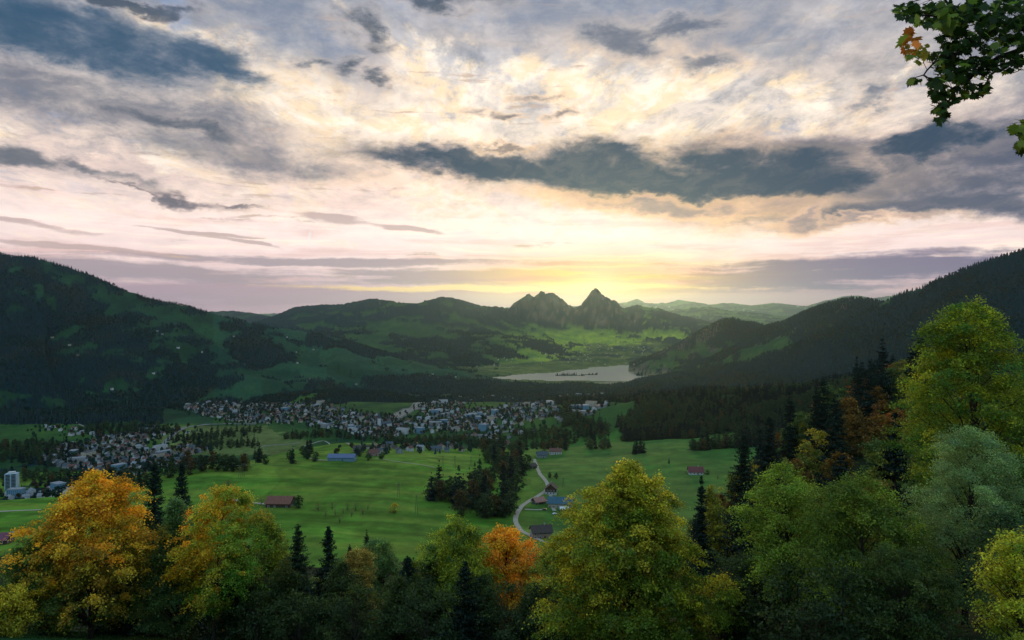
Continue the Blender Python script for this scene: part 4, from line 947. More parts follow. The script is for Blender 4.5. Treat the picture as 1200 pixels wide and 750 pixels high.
rest_v = []; rest_f = []; rest_m = []; off = 0; mats_all = list(WM.values())+list(RM.values())+[GLASS]; mi = {m.name: i for i, m in enumerate(mats_all)}
nh = 0
for (x, y, pl, i, r, s) in ALLH:
    (kind, wl, rf, dims), b, me = HMESH[i]; z = float(hh(x, y))
    if nh < 290 and 'far villages' not in pl:
        lbl = {'house':f'small {wl} house with {rf} roof in the {pl}', 'apartment_block':f'{wl} apartment block with flat roof in the {pl}', 'workshop_hall':f'long low {wl} workshop hall in the {pl}'}[kind]
        o = link(kind, me, loc=(x, y, z), rotz=r, scl=s); tag(o, lbl, 'house' if kind == 'house' else 'building', 'buildings of the '+pl); nh += 1
    else:
        c_, s_ = math.cos(r), math.sin(r); V_ = np.array(b.v)*s; V_ = np.stack([V_[:,0]*c_-V_[:,1]*s_+x, V_[:,0]*s_+V_[:,1]*c_+y, V_[:,2]+z], 1)
        big = 1.0
        rest_v.append(V_); rest_f += [tuple(off+q for q in f) for f, m in zip(b.f, b.m) if m < 2]
        rest_m += [mi[me.materials[m].name] for m in b.m if m < 2]; off += len(V_)
me = bpy.data.meshes.new('houses'); me.from_pydata(np.concatenate(rest_v).tolist(), [], rest_f)
for m in mats_all: me.materials.append(m)
me.polygons.foreach_set('material_index', rest_m); me.update()
o = link('houses', me); tag(o, 'hundreds of small pale houses of the far town and plain', 'houses', kind='stuff')
TX = np.array([(t[0], t[1]) for t in ALLH if 'far villages' not in t[2]])
k = rng.integers(0, len(TX), 6000); X = TX[k,0]+rng.normal(size=6000)*24; Y = TX[k,1]+rng.normal(size=6000)*30
B = thin(X, Y, 7.5, 3000, [tuple(t) for t in TX])
kinds = rng.integers(0, 5, len(B)); kinds = np.where(rng.random(len(B)) < .7, rng.integers(3, 6, len(B)), kinds)
o = gn_forest('garden_trees', np.stack([B[:,0], B[:,1], hh(B[:,0], B[:,1])-.4], 1), kinds, rng.uniform(8, 15, len(B)), rng.uniform(0, 6, len(B))); o['label'] = 'garden trees between the houses of the town'; o['category'] = 'trees'

# ---------------------------------------------------------------- roads, lanes and tracks
GRAVEL = pmat('pale_gravel', (.30, .27, .22), .95, .1, .2, .6); ASPH = pmat('old_asphalt', (.17, .165, .155), .9, .2, .15, .3); RAIL = pmat('track_ballast', (.14, .125, .11), .95, .1, .35, .12)
def ribbon(name, pts, w, m, up=.25, dmin=430, pix=True):
    P = []
    for p in pts:
        if pix: x, y, z = G(*p, dmin=dmin)
        else: x, y = p
        P.append((x, y))
    P = np.array(P); t_ = np.arange(len(P)); tt = np.linspace(0, len(P)-1, (len(P)-1)*10+1)
    def cr(v):
        o = []
        for q in tt:
            i = min(int(q), len(P)-2); f = q-i; a = [v[max(i-1,0)], v[i], v[i+1], v[min(i+2,len(P)-1)]]; wq = _cubic_w(f); o.append(sum(x*y for x, y in zip(a, wq)))
        return np.array(o)
    C_ = np.stack([cr(P[:,0]), cr(P[:,1])], 1); L0 = np.insert(np.cumsum(np.hypot(*np.diff(C_, axis=0).T)), 0, 0); n_ = max(8, int(L0[-1]/4)); q = np.linspace(0, L0[-1], n_); C_ = np.stack([np.interp(q, L0, C_[:,0]), np.interp(q, L0, C_[:,1])], 1)
    T_ = unit(np.gradient(C_, axis=0)); Nn = np.stack([-T_[:,1], T_[:,0]], 1); ww = w*(1+.12*(fbm(q/9, q*0, 3, 161)-.5))/2
    rows = [C_+Nn*ww[:, None]*s_ for s_ in (-1, -.33, .33, 1)]
    V_ = np.concatenate([np.column_stack([r_, hh(r_[:,0], r_[:,1])+up]) for r_ in rows]); i = np.arange(n_-1); F_ = np.concatenate([np.stack([i+a*n_, i+1+a*n_, i+1+(a+1)*n_, i+(a+1)*n_], 1) for a in range(3)])
    return tag(link(name, mesh_np(name, V_, F_, [m], smooth=True)), kind='structure')
ribbon('gravel_lane', [(626,538),(629,546),(633,556),(641,566),(641,573),(634,579),(622,586),(613,592),(607,600),(604,609),(607,617),(614,624),(626,630),(642,637)], 4.6, GRAVEL)
ribbon('farm_path', [(615,597),(626,597.5),(640,597)], 3.6, GRAVEL); ribbon('farm_path', [(640,574),(645,580),(646,590),(650,599)], 4, GRAVEL, .3)
ribbon('field_track', [(270,586),(290,588.5),(303,590),(318,591.5)], 4.5, GRAVEL); ribbon('field_track', [(440,537.5),(462,540.5),(485,543.5),(510,548)], 2.2, GRAVEL)
ribbon('field_track', [(362,537),(372,538.5),(388,540)], 3.5, GRAVEL); ribbon('field_track', [(356,523),(366,520),(385,519),(410,521),(436,524)], 3.5, GRAVEL)
ribbon('field_track', [(-12,600),(12,599),(48,597.5)], 4.5, GRAVEL); ribbon('field_track', [(-12,627),(10,624.5),(34,622)], 4, GRAVEL)
ribbon('valley_road', [(136,558),(155,546),(175,534),(190,522),(203,509),(216,501.5),(235,498.5),(258,497),(300,497)], 13, ASPH, .6)
ribbon('valley_road', [(302,524),(330,521),(352,519)], 6, ASPH, .4); ribbon('valley_road', [(545,509),(580,508),(610,504)], 8, ASPH, .5)
ribbon('railway_yard', [(446,497),(462,489),(478,481),(492,473),(499,467),(500,462)], 48, RAIL, .6)
for off_ in (-15, -5, 6, 16): ribbon('railway_track', [(446+off_*.35,497),(462+off_*.35,489),(478+off_*.3,481),(492+off_*.25,473),(499+off_*.2,467)], 3.2, GRAVEL, .9)
ribbon('forest_track', [(84,489),(88,494),(97,499),(99,501)], 5, GRAVEL, .5)

# ---------------------------------------------------------------- farms in the fields
def farmhouse(kind, px, py, L_, w, h, rh, wall, roof, rot, label, cat='house', base=None, nwin=4, chimney=True, door=True, floors=2):
    x, y, z = G(px, py, dmin=430); e = link(kind, None, loc=(x, y, z), rotz=rot); tag(e, label, cat)
    b = MB(); gable_walls(b, L_, w, h, rh, 0, 3.); link('wall', b.mesh('wall', [wall]), e)
    if base: b = MB(); b.box(-L_/2-.12, L_/2+.12, -w/2-.12, w/2+.12, -3, 2.5); link('ground_floor', b.mesh('ground_floor', [base]), e)
    b = MB(); gable_roof(b, L_, w, h, rh, 1.0, .3, 0); rf = link('roof', b.mesh('roof', [roof]), e)
    if chimney: b = MB(); b.box(L_*.18-.5, L_*.18+.5, -.5, .5, h+rh*.7, h+rh+1.5); link('chimney', b.mesh('chimney', [WM['grey']]), rf)
    b = MB(); b.box(-.6, .6, -.06, .06, -.7, .7); wm_ = b.mesh('window', [GLASS]); b = MB()
    for a in ((-.75,-.62,-.8,.8),(.62,.75,-.8,.8)): b.box(a[0], a[1], -.1, .1, a[2], a[3])
    b.box(-.62, .62, -.1, .1, .70, .82); b.box(-.62, .62, -.1, .1, -.82, -.70); fm_ = b.mesh('window_frame', [TRIM])
    for f in range(floors):
        for i in range(nwin):
            if door and f == 0 and i == nwin//2: continue
            for side, (cx, cy, rz) in enumerate(((-L_/2+(i+.5)*L_/nwin, -w/2-.2, 0), (0, 0, 0))):
                if side: break
                o = link('window', wm_, e, (cx, cy, 1.6+f*2.7)); link('frame', fm_, o)
        for i in range(3):
            for s_ in (-1, 1): o = link('window', wm_, e, (s_*(L_/2+.2), (i-1)*w*.28, 1.6+f*2.7), math.pi/2); link('frame', fm_, o)
    if door: b = MB(); b.box(-.7+L_/nwin*.5*(nwin % 2 == 0), .7+L_/nwin*.5*(nwin % 2 == 0), -w/2-.2, -w/2-.08, 0, 2.2); link('door', b.mesh('door', [WOOD]), e)
    return e
farmhouse('farmhouse', 646, 578, 13, 12, 6.2, 4.8, WOOD, RM['brown'], math.pi/2-.15, 'dark timber farmhouse with white ground floor at the lane bend', base=WM['white'], nwin=3)
farmhouse('barn', 657, 594, 24, 13, 5.2, 4.6, WM['cream'], RM['teal'], -.18, 'long farm building with blue-grey roof and cream wall beside the lane', 'barn', nwin=6, floors=1, chimney=False)
farmhouse('shed', 631, 590, 11, 9, 3.2, 3.2, WOOD, pmat('faded_tiles', (.30,.15,.12), .85, .1, .25, 1.), .5, 'small shed with faded pink tile roof inside the lane loop', 'shed', nwin=3, floors=1, chimney=False)
farmhouse('farmhouse', 634, 629, 16, 11, 5.5, 4.2, WM['rose'], RM['brown'], .2, 'brown-roofed house at the lower end of the gravel lane', nwin=4)
farmhouse('farmhouse', 815, 555, 17, 12, 3.6, 5.0, WM['white'], pmat('dark_red_tiles', (.13,.045,.045), .8, .15, .25, 1.), -.12, 'lone white farmhouse with dark red roof in the right meadow', nwin=4, floors=1)
farmhouse('barn', 329, 593, 22, 15, 4.4, 4.6, WM['dark'], pmat('rusty_tiles', (.17,.075,.055), .85, .1, .3, 1.), -.05, 'wide barn with rusty brown tile roof in the left field', 'barn', nwin=4, floors=1, chimney=False)
farmhouse('barn', 401, 539, 34, 14, 4.5, 3.4, WM['blue'], pmat('blue_metal', (.07,.10,.19), .5, .4, .15, .6), -.03, 'long low blue barn on the far edge of the field', 'barn', nwin=8, floors=1, chimney=False)
farmhouse('farmhouse', 420, 530, 14, 11, 6, 4, WOOD, RM['brown'], .3, 'brown timber farmhouse behind the right end of the blue barn', nwin=4)
farmhouse('farmhouse', 437, 534, 13, 10, 5, 4, WM['rose'], RM['red'], .9, 'red-roofed farmhouse right of the blue barn under a tree', nwin=4)
farmhouse('farmhouse', 635, 536, 15, 11, 5, 4, WM['grey'], RM['slate'], .1, 'grey farmhouse at the upper end of the gravel lane', nwin=4)
farmhouse('farmhouse', 651, 532, 18, 11, 5, 4, WM['white'], RM['red'], -.1, 'white farmhouse with long red roof right of the upper lane', nwin=5)
farmhouse('hay_barn', 623, 549, 11, 9, 4, 3, WOOD, RM['brown'], .7, 'small brown hay barn beside the upper gravel lane', 'barn', nwin=2, floors=1, chimney=False)
farmhouse('farmhouse', 592, 522, 16, 11, 5, 4.5, WM['cream'], RM['red'], .5, 'red-roofed house above the dark grove', nwin=4)
farmhouse('farmhouse', 511, 528, 16, 11, 4, 3.5, WM['grey'], RM['slate'], .1, 'grey-roofed farmhouse on the far field edge', nwin=4)
farmhouse('farmhouse', 524, 523, 12, 10, 6, 4, WM['white'], RM['slate'], 1.2, 'bright white gabled house on the far field edge', nwin=3)
farmhouse('shed', -2, 636, 16, 10, 3.5, 3.5, WM['dark'], pmat('plum_tiles', (.16,.06,.09), .85, .1, .2, 1.), .1, 'plum-roofed shed cut by the left picture edge', 'shed', nwin=3, floors=1, chimney=False)
# slab tower and its low neighbours at the left edge
x, y, z = G(14, 573, dmin=700); e = tag(link('apartment_tower', None, loc=(x, y, z), rotz=.35, scl=.8), 'pale blue high-rise apartment tower standing alone at the left edge', 'tower')
b = MB(); b.box(-11, 11, -9, 9, -3, 34); link('wall', b.mesh('wall', [pmat('pale_blue_wall', (.30,.42,.50), .8, .2, .08, .3)]), e)
b = MB(); b.box(-6, 6, -5, 5, 34.003, 37.5); link('roof_house', b.mesh('roof_house', [WM['white']]), e)
b = MB(); b.box(-4, 4, -.3, .3, -1.1, 1.1); sm = b.mesh('balcony_strip', [GLASS])
for f in range(11):
    for s_ in (-1, 1): link('balcony_strip', sm, e, (s_*5.2, -9.1, 2+f*3.0))
# sheltering tents and vehicles by the farm
def tent(px, py, L_, w, h, rh, rot, label):
    x, y, z = G(px, py, dmin=430); e = tag(link('tent', None, loc=(x, y, z), rotz=rot), label, 'tent'); b = MB(); gable_roof(b, L_, w, h, rh, .1, .08); link('canvas_roof', b.mesh('canvas_roof', [TRIM]), e); b = MB(); b.box(-.06, .06, -.06, .06, -.5, h); lg = b.mesh('leg', [TRIM])
    for a in (-1, 1):
        for c_ in (-1, 1): link('leg', lg, e, (a*(L_/2-.1), c_*(w/2-.1), 0))
    b = MB(); b.quad([(-L_/2, w/2, 0), (L_/2, w/2, 0), (L_/2, w/2, h), (-L_/2, w/2, h)]); b.box(-L_/2, L_/2, w/2+.003, w/2+.05, 0, h); link('side_sheet', b.mesh('side_sheet', [TRIM]), e)
tent(661, 599, 9, 7, 2.6, 2.0, .1, 'white gabled tent in front of the blue-roofed farm building')
tent(281, 589, 12, 5, 1.8, 1.0, .05, 'long low white shelter beside the left field track')
def car(px, py, rot, paint, label, dims=(4.4, 1.8, 1.45)):
    x, y, z = G(px, py, dmin=430); L_, w, h = dims; e = tag(link('parked_car', None, loc=(x, y, z+.25), rotz=rot), label, 'car')
    prof = [(-.5,.28),(-.49,.55),(-.40,.62),(-.26,.95),(.12,.98),(.27,.66),(.46,.58),(.5,.40),(.5,.24)]
    b = MB(); P = [(a*L_, c_*h) for a, c_ in prof]; n_ = len(P)
    for s_ in (-1, 1): q = [(a, s_*w/2*(1 if c_ < .7*h else .86), c_) for a, c_ in P]; b.quad(q if s_ < 0 else q[::-1])
    for i in range(n_):
        j = (i+1) % n_; f = lambda k: w/2*(1 if P[k][1] < .7*h else .86); b.quad([(P[i][0], -f(i), P[i][1]), (P[i][0], f(i), P[i][1]), (P[j][0], f(j), P[j][1]), (P[j][0], -f(j), P[j][1])])
    link('body', b.mesh('body', [paint]), e)
    b = MB(); b.box(-.24*L_, .18*L_, -w*.46, w*.46, .66*h, .88*h); link('window', b.mesh('window', [GLASS]), e)
    vv, ff = tubes([(np.array([(0, -.11, 0), (0, .11, 0)]), [.31, .31])], 12); wh = mesh_np('wheel', vv, ff, [pmat('tyre', (.02,.02,.02), .9, .1, .1, 4)])
    for a in (-.31, .31):
        for c_ in (-1, 1): link('wheel', wh, e, (a*L_, c_*(w/2-.08), .06))
CP = {k: pmat('car_paint_'+k, v, .3, .5, .02, 1) for k, v in {'white':(.7,.7,.7), 'red':(.4,.03,.02), 'blue':(.04,.08,.25), 'dark':(.03,.03,.035)}.items()}
car(650, 603, .3, CP['white'], 'white car parked below the blue-roofed farm building'); car(641, 588, 1.2, CP['red'], 'red car parked between the pink shed and the long barn'); car(627, 590.5, .2, CP['blue'], 'blue car parked left of the pink-roofed shed'); car(638, 598, .1, CP['dark'], 'dark car parked at the end of the farm path')

# church with a pointed spire
x, y, z = G(452, 500, dmin=700); e = tag(link('church', None, loc=(x, y, z), rotz=.6), 'white church with slender dark spire in the middle of the town', 'church')
b = MB(); gable_walls(b, 30, 13, 9, 6, 0); link('nave', b.mesh('nave', [WM['white']]), e); b = MB(); gable_roof(b, 30, 13, 9, 6, .6, .25); link('roof', b.mesh('roof', [RM['slate']]), e)
b = MB(); b.box(-22, -15.1, -3.4, 3.4, -2, 24); link('tower', b.mesh('tower', [WM['white']]), e)
b = MB(); q = [(-22.4,-3.8,24.003),(-14.7,-3.8,24.003),(-14.7,3.8,24.003),(-22.4,3.8,24.003)]; ap = (-18.5, 0, 42)
for i in range(4): b.quad([q[i], q[(i+1) % 4], ap])
link('spire', b.mesh('spire', [RM['slate']]), e)

# ---------------------------------------------------------------- power poles across the field, with their wires
POLEW = pmat('pole_timber', (.09, .075, .06), .9, .1, .2, 2.)
def pole(px, py, h, label):
    x, y, z = G(px, py, dmin=430); e = tag(link('power_pole', None, loc=(x, y, z)), label, 'power pole', 'power poles across the fields')
    for s_ in (-1, 1): vv, ff = tubes([(np.array([(s_*1.3, 0, -1), (s_*.18, 0, h)]), [.20, .14])], 6); link('leg', mesh_np('leg', vv, ff, [POLEW], smooth=True), e)
    b = MB(); b.box(-2.1, 2.1, -.1, .1, h-1.2, h-1.0); b.box(-.75, .75, -.08, .08, h*.5-.09, h*.5+.09); link('crossarm', b.mesh('crossarm', [POLEW]), e)
    b = MB()
    for q in (-2, 0, 2): b.box(q-.07, q+.07, -.07, .07, h-.997, h-.5)
    link('insulator', b.mesh('insulator', [TRIM]), e); return (x, y, z+h-.5)
tops = [pole(*a) for a in ((467,583,14,'double-legged power pole in the middle of the open field'), (488,602,17,'tall double-legged power pole at the lower right field edge'), (281,561,15,'left of two double-legged power poles at the left field corner'), (285,559,15,'right of two double-legged power poles at the left field corner'), (519,550,17,'left of two tall power poles in front of the dark grove'), (533,551,18,'right of two tall power poles in front of the dark grove'), (552,546,13,'small power pole between the field and the dark grove'), (660,572,12,'power pole in the meadow right of the lane bend'))]
def wire(a, b_, label):
    a = np.array(a); b_ = np.array(b_); d = np.linalg.norm(b_-a); s_ = np.linspace(0, 1, 15)[:, None]; paths = []
    for q in (-2, 0, 2): P = a+(b_-a)*s_+[q, 0, 0]; P[:, 2] -= .03*d*4*(s_*(1-s_))[:, 0]; paths.append((P, np.full(15, .035)))
    vv, ff = tubes(paths, 4); tag(link('power_line', mesh_np('power_line', vv, ff, [pmat('cable', (.05,.05,.05), .6, .3, .1, 1)])), label, 'power line')
wire(tops[4], tops[0], 'sagging wires from the grove poles to the middle pole'); wire(tops[5], tops[1], 'sagging wires from the grove poles to the lower pole'); wire(tops[3], tops[4], 'long wires crossing the whole field from left')

# ================================================================ the near trees, each its own
def near(kind, data, px, D, label, leafmat=LEAF, rot=0., tint=(1,1,1), bark=None, cat='tree', sink=.2, z=None):
    return tree(kind, tree_mesh(kind, data, leafmat, bark), (px-600)/F*D, D, rot, 1., label, None, cat, tint, z=z, sink=sink)
def hgt_to(px, ytop, D): return (375-ytop)/F*D-float(hh((px-600)/F*D, D))
def H_(px, yt, D): return max(6., hgt_to(px, yt, D))/.985
S = dict
T = []
def add(kind, px, yt, D, wpx, pal, label, seed, **k):
    h = H_(px, yt, D); w = wpx/F*D*(1.08 if px < 800 else .98); k['clump'] = cl = k.get('clump', 1.)*.74; k['nclump'] = int(w*h*(1-k.get('base', .2))*.95/(cl*cl)*k.pop('dens', 1.18)); k['per'] = int(k.get('per', 110)*1.2); k['leaf'] = k['leaf']*.82
    if 'dark' not in label: pal = (lambda p: (lambda *a: p(*a)*[1.08, 1.14, 1.1]))(pal)
    near(kind, broadleaf(seed, h, w, pal, **k), px, D, label, rot=k.get('r', 0) if False else seed*.7)
add('autumn_tree', 106, 551, 88, 158, P_autumn((.045,.070,.010), (.46,.29,.018), (.58,.22,.012), .56, .30), 'large orange autumn tree with green lower branches, standing left on the meadow knoll', 1, nclump=210, per=125, leaf=.34, base=.12, clump=1.15, shape='tear')
add('small_tree', 24, 632, 84, 62, P_green((.035,.075,.018), (.14,.15,.02), .3), 'slender green tree at the left edge with a thin visible trunk', 2, nclump=70, per=95, leaf=.30, base=.35, clump=.85)
add('shrub', 6, 712, 78, 60, P_autumn((.10,.13,.015), (.30,.25,.02), (.34,.24,.02), .2, .4), 'low yellow leafed shrub in the bottom left corner', 3, nclump=40, per=90, leaf=.28, base=.05, clump=.7)
add('broadleaf_tree', 207, 584, 94, 88, P_green((.050,.095,.034), (.10,.15,.04), .3), 'grey-green rounded tree between the orange tree and the yellow one', 4, nclump=130, per=120, leaf=.30, base=.12, clump=1.0, shape='spire')
add('autumn_tree', 250, 574, 90, 92, P_autumn((.08,.16,.018), (.30,.25,.015), (.50,.19,.010), .55, .45, 1.4), 'yellow-green tree turning orange on its right side, slim pale trunk', 5, nclump=120, per=120, leaf=.30, base=.26, clump=1.0, trunk_r=.009)
add('broadleaf_tree', 312, 600, 104, 92, P_green((.05,.10,.02), (.22,.24,.02), .35), 'bright yellow-green tree left of the two tall dark spruces', 6, nclump=120, per=105, leaf=.32, base=.08, clump=1.05, shape='spire')
add('birch_tree', 424, 645, 98, 42, P_autumn((.10,.12,.03), (.26,.21,.04), (.28,.16,.03), .5, .4), 'slim pale yellow birch between dark spruces', 7, nclump=75, per=100, leaf=.24, base=.12, clump=.75, shape='column')
add('broadleaf_tree', 450, 632, 104, 52, P_green((.05,.095,.035), (.09,.13,.03), .2), 'slim grey-green tree right of the pale birch', 8, nclump=80, per=95, leaf=.28, base=.1, clump=.85, shape='column')
add('broadleaf_tree', 532, 603, 92, 112, P_green((.035,.075,.014), (.26,.26,.015), .25), 'broad green tree with golden upper edge in the lower middle', 9, nclump=150, per=120, leaf=.32, base=.10, clump=1.1, shape='tear')
add('autumn_tree', 598, 614, 98, 92, P_autumn((.07,.10,.012), (.48,.27,.015), (.58,.19,.012), .50, .35), 'fiery orange autumn tree left of the great yellow maple', 10, nclump=120, per=115, leaf=.32, base=.12, clump=1.05)
add('broadleaf_tree', 655, 632, 84, 60, P_green((.05,.085,.016), (.24,.22,.02), .2), 'slender green tree touching the left side of the great maple', 11, nclump=80, per=100, leaf=.28, base=.08, clump=.85, shape='column')
add('maple_tree', 742, 541, 68, 188, P_autumn((.075,.110,.010), (.28,.25,.014), (.58,.38,.03), .78, .60, .55), 'great yellow-green maple glowing gold at its top, centre foreground', 12, nclump=330, per=140, leaf=.27, base=.03, clump=.95, dens=1.8, shape='tear')
add('broadleaf_tree', 850, 572, 118, 60, P_green((.05,.07,.014), (.20,.18,.02), .4), 'narrow yellow-olive tree right of the great maple', 14, nclump=80, per=100, leaf=.34, base=.06, clump=1., shape='cone')
add('broadleaf_tree', 922, 543, 62, 104, P_green((.065,.125,.018), (.17,.22,.02), .4), 'light green tree with open crown right of the dark spruces', 15, nclump=120, per=110, leaf=.22, base=.25, clump=.8)
add('broadleaf_tree', 1012, 560, 52, 150, P_green((.036,.070,.012), (.12,.15,.014), .3), 'large deep green tree filling the lower right', 16, nclump=260, per=135, leaf=.20, base=.08, clump=.8)
add('broadleaf_tree', 972, 600, 70, 90, P_green((.024,.048,.010), (.07,.09,.012), .2), 'dark green tree between the light green one and the large one', 18, nclump=110, per=110, leaf=.26, base=.08, clump=.9)
add('poplar_tree', 1130, 500, 54, 124, P_green((.085,.130,.055), (.15,.20,.06), .35), 'silvery green poplar with fine leaves and an upright crown', 17, nclump=260, per=210, leaf=.135, base=.12, clump=.72, shape='column', auto=.012)
add('broadleaf_tree', 1158, 352, 64, 172, P_green((.040,.085,.010), (.22,.21,.012), .16), 'tall spreading tree with golden top at the right edge', 19, nclump=300, per=125, leaf=.26, base=.22, clump=1.0)
add('broadleaf_tree', 1100, 446, 88, 70, P_green((.045,.085,.014), (.15,.17,.02), .3), 'wide green tree left of the tall golden topped one', 20, nclump=180, per=115, leaf=.30, base=.12, clump=1.1)
add('broadleaf_tree', 1196, 618, 34, 70, P_green((.10,.15,.015), (.30,.27,.02), .6), 'yellow-green sapling cut by the bottom right corner', 21, nclump=60, per=90, leaf=.15, base=.10, clump=.5)
add('broadleaf_tree', 1206, 430, 74, 120, P_green((.035,.07,.014), (.10,.12,.015), .2), 'dark green tree half outside the right edge', 22, nclump=150, per=110, leaf=.28, base=.08, clump=1.0)
add('broadleaf_tree', 1060, 640, 44, 130, P_green((.022,.046,.010), (.06,.08,.012), .2), 'dark green bushy tree at the bottom under the poplar', 23, nclump=150, per=110, leaf=.18, base=.05, clump=.7)
add('broadleaf_tree', 885, 640, 74, 90, P_green((.018,.035,.012), (.04,.06,.014), .1), 'very dark broad tree below the spruces at the bottom', 24, nclump=110, per=100, leaf=.26, base=.05, clump=.9)
def spr(px, yt, D, rpx, label, seed, **k):
    h = H_(px, yt, D)*.985; near('spruce_tree', conifer(seed, h, rpx/F*D*1.15, nbr=int(h*15) if D < 200 else 150, seg=9 if D < 200 else 6, **k), px, D, label, leafmat=NEEDLE, rot=seed*1.3)
spr(181, 541, 112, 30, 'tallest dark spruce rising behind the orange tree', 31, leaf=.62)
spr(213, 543, 118, 28, 'second dark spruce, just right of the tallest one', 32, leaf=.62)
spr(349, 613, 100, 26, 'dark spruce left of its twin below the field', 33, leaf=.55, colr=(.024,.042,.020))
spr(385, 616, 98, 25, 'dark spruce right of its twin below the field', 34, leaf=.55)
spr(478, 650, 92, 28, 'dark shaggy spruce in the gap right of the birch', 35, leaf=.52)
spr(545, 655, 80, 30, 'very dark spruce standing before the broad green tree', 36, leaf=.48)
spr(822, 556, 108, 15, 'thin pointed young spruce against the right meadow', 37, leaf=.5, rag=.45)
spr(872, 508, 104, 36, 'tall dark spruce left of its neighbour beside the spur wood', 38, leaf=.62, colr=(.015,.028,.016))
spr(902, 488, 110, 34, 'tallest dark spruce on the right flank beside the spur wood', 39, leaf=.64, colr=(.014,.027,.018))
spr(140, 650, 96, 34, 'dark spruce in the shade under the orange tree', 40, leaf=.6)
spr(278, 640, 100, 26, 'dark spruce behind the slim pale trunk', 41, leaf=.6)
spr(690, 640, 96, 30, 'dark spruce half hidden by the great maple', 42, leaf=.6)
spr(965, 442, 235, 22, 'dark pointed spruce at the crest of the spur wood', 43, leaf=1.1)
spr(1006, 436, 250, 26, 'broad dark spruce on the crest right of the pointed one', 44, leaf=1.1)
spr(1032, 424, 240, 26, 'highest dark spruce on the crest of the spur wood', 45, leaf=1.1)
spr(625, 680, 90, 34, 'very dark spruce low between the orange tree and the maple', 46, leaf=.55)
spr(830, 640, 88, 34, 'dark spruce low on the right of the great maple', 47, leaf=.55)
DK = P_green((.016,.034,.010), (.05,.06,.010), .15)
for i, (px, yt, D, wp, lb) in enumerate([(62,640,96,70,'dark green tree under the left side of the orange tree'), (165,622,106,60,'dark green tree right of the orange trunk'), (283,655,94,60,'dark green tree below the yellow-green tree'), (335,668,88,60,'dark tree at the foot of the left twin spruce'), (405,672,92,56,'dark tree between the twin spruces and the pale birch'),
   (462,690,84,64,'dark tree below the slim grey-green tree'), (505,668,90,50,'dark narrow tree left of the broad green one'), (572,690,84,64,'dark tree below the fiery orange tree on its left'), (630,700,80,60,'dark tree at the left foot of the great maple'), (860,690,70,80,'dark tree between the great maple and the light green tree'), (1240,560,60,90,'dark tree just outside the right edge')]):
    add('broadleaf_tree', px, yt-16, D, wp*1.15, DK, lb, 300+i, nclump=80, per=90, leaf=.34, base=.05, clump=1.1, shape='spire' if i % 2 else 'tear')
for i, (px, yt, D, r_, lb) in enumerate([(318,640,112,22,'dark spruce behind the bright yellow-green tree'), (410,640,112,20,'thin dark spruce between the twin spruces and the birch'), (505,655,104,20,'thin dark spruce left of the broad green tree'), (572,650,104,22,'dark spruce between the broad green tree and the fiery one'), (232,600,124,24,'dark spruce behind the yellow-green and grey-green trees')]):
    spr(px, yt, D, r_, lb, 320+i, leaf=.55)
# bushes under the trees
def ug(px, D, w, h, label, seed, pal=P_green((.016,.032,.010), (.04,.06,.012), .15)): near('bush', broadleaf(seed, h, w, pal, nclump=46, per=75, leaf=.26, base=.02, clump=.8, trunk_r=.01), px, D, label, cat='bush', rot=seed)
for i, (px, D, w, h, lb) in enumerate([(60,90,8,5,'dark bush under the orange tree, left'), (150,98,9,6,'dark bush under the orange tree, right'), (205,99,8,5,'dark bush below the grey-green tree'), (300,86,9,8,'dark bush at the right end of the knoll'), (350,82,8,8,'dark bush below the twin spruces'), (415,80,9,9,'dark bush below the pale birch'),
   (500,76,9,9,'dark bush left of the very dark spruce'), (590,78,9,9,'dark bush below the fiery orange tree'), (650,74,8,8,'dark bush at the left foot of the great maple'), (835,76,9,10,'dark bush at the right foot of the great maple'), (930,54,7,7,'dark bush below the light green tree'), (1175,46,8,8,'dark bush below the right edge trees'), (985,45,7,6,'dark bush below the large deep green tree')]):
    ug(px, D, w, h, lb, 60+i)
# knoll grass : tufts along the lit edge
gx = rng.uniform(-62, -22, 9000); gyy = rng.uniform(76, 96, 9000); gz = hh(gx, gyy); hgt_ = rng.uniform(.12, .4, 9000); a = rng.uniform(0, 6.28, 9000)
dxy = np.stack([np.cos(a), np.sin(a)], 1)*.03; ln = rng.normal(size=(9000, 2))*.08
V_ = np.stack([np.column_stack([gx-dxy[:,0], gyy-dxy[:,1], gz-.02]), np.column_stack([gx+dxy[:,0], gyy+dxy[:,1], gz-.02]), np.column_stack([gx+ln[:,0], gyy+ln[:,1], gz+hgt_])], 1).reshape(-1, 3)
o = link('grass', mesh_np('grass', V_, np.arange(27000).reshape(-1, 3), [LEAF], np.repeat(np.array([.03,.08,.02])*rng.uniform(.6, 1.4, (9000, 1)), 3, 0))); tag(o, 'short green grass on the shaded knoll under the trees', 'grass', kind='stuff')

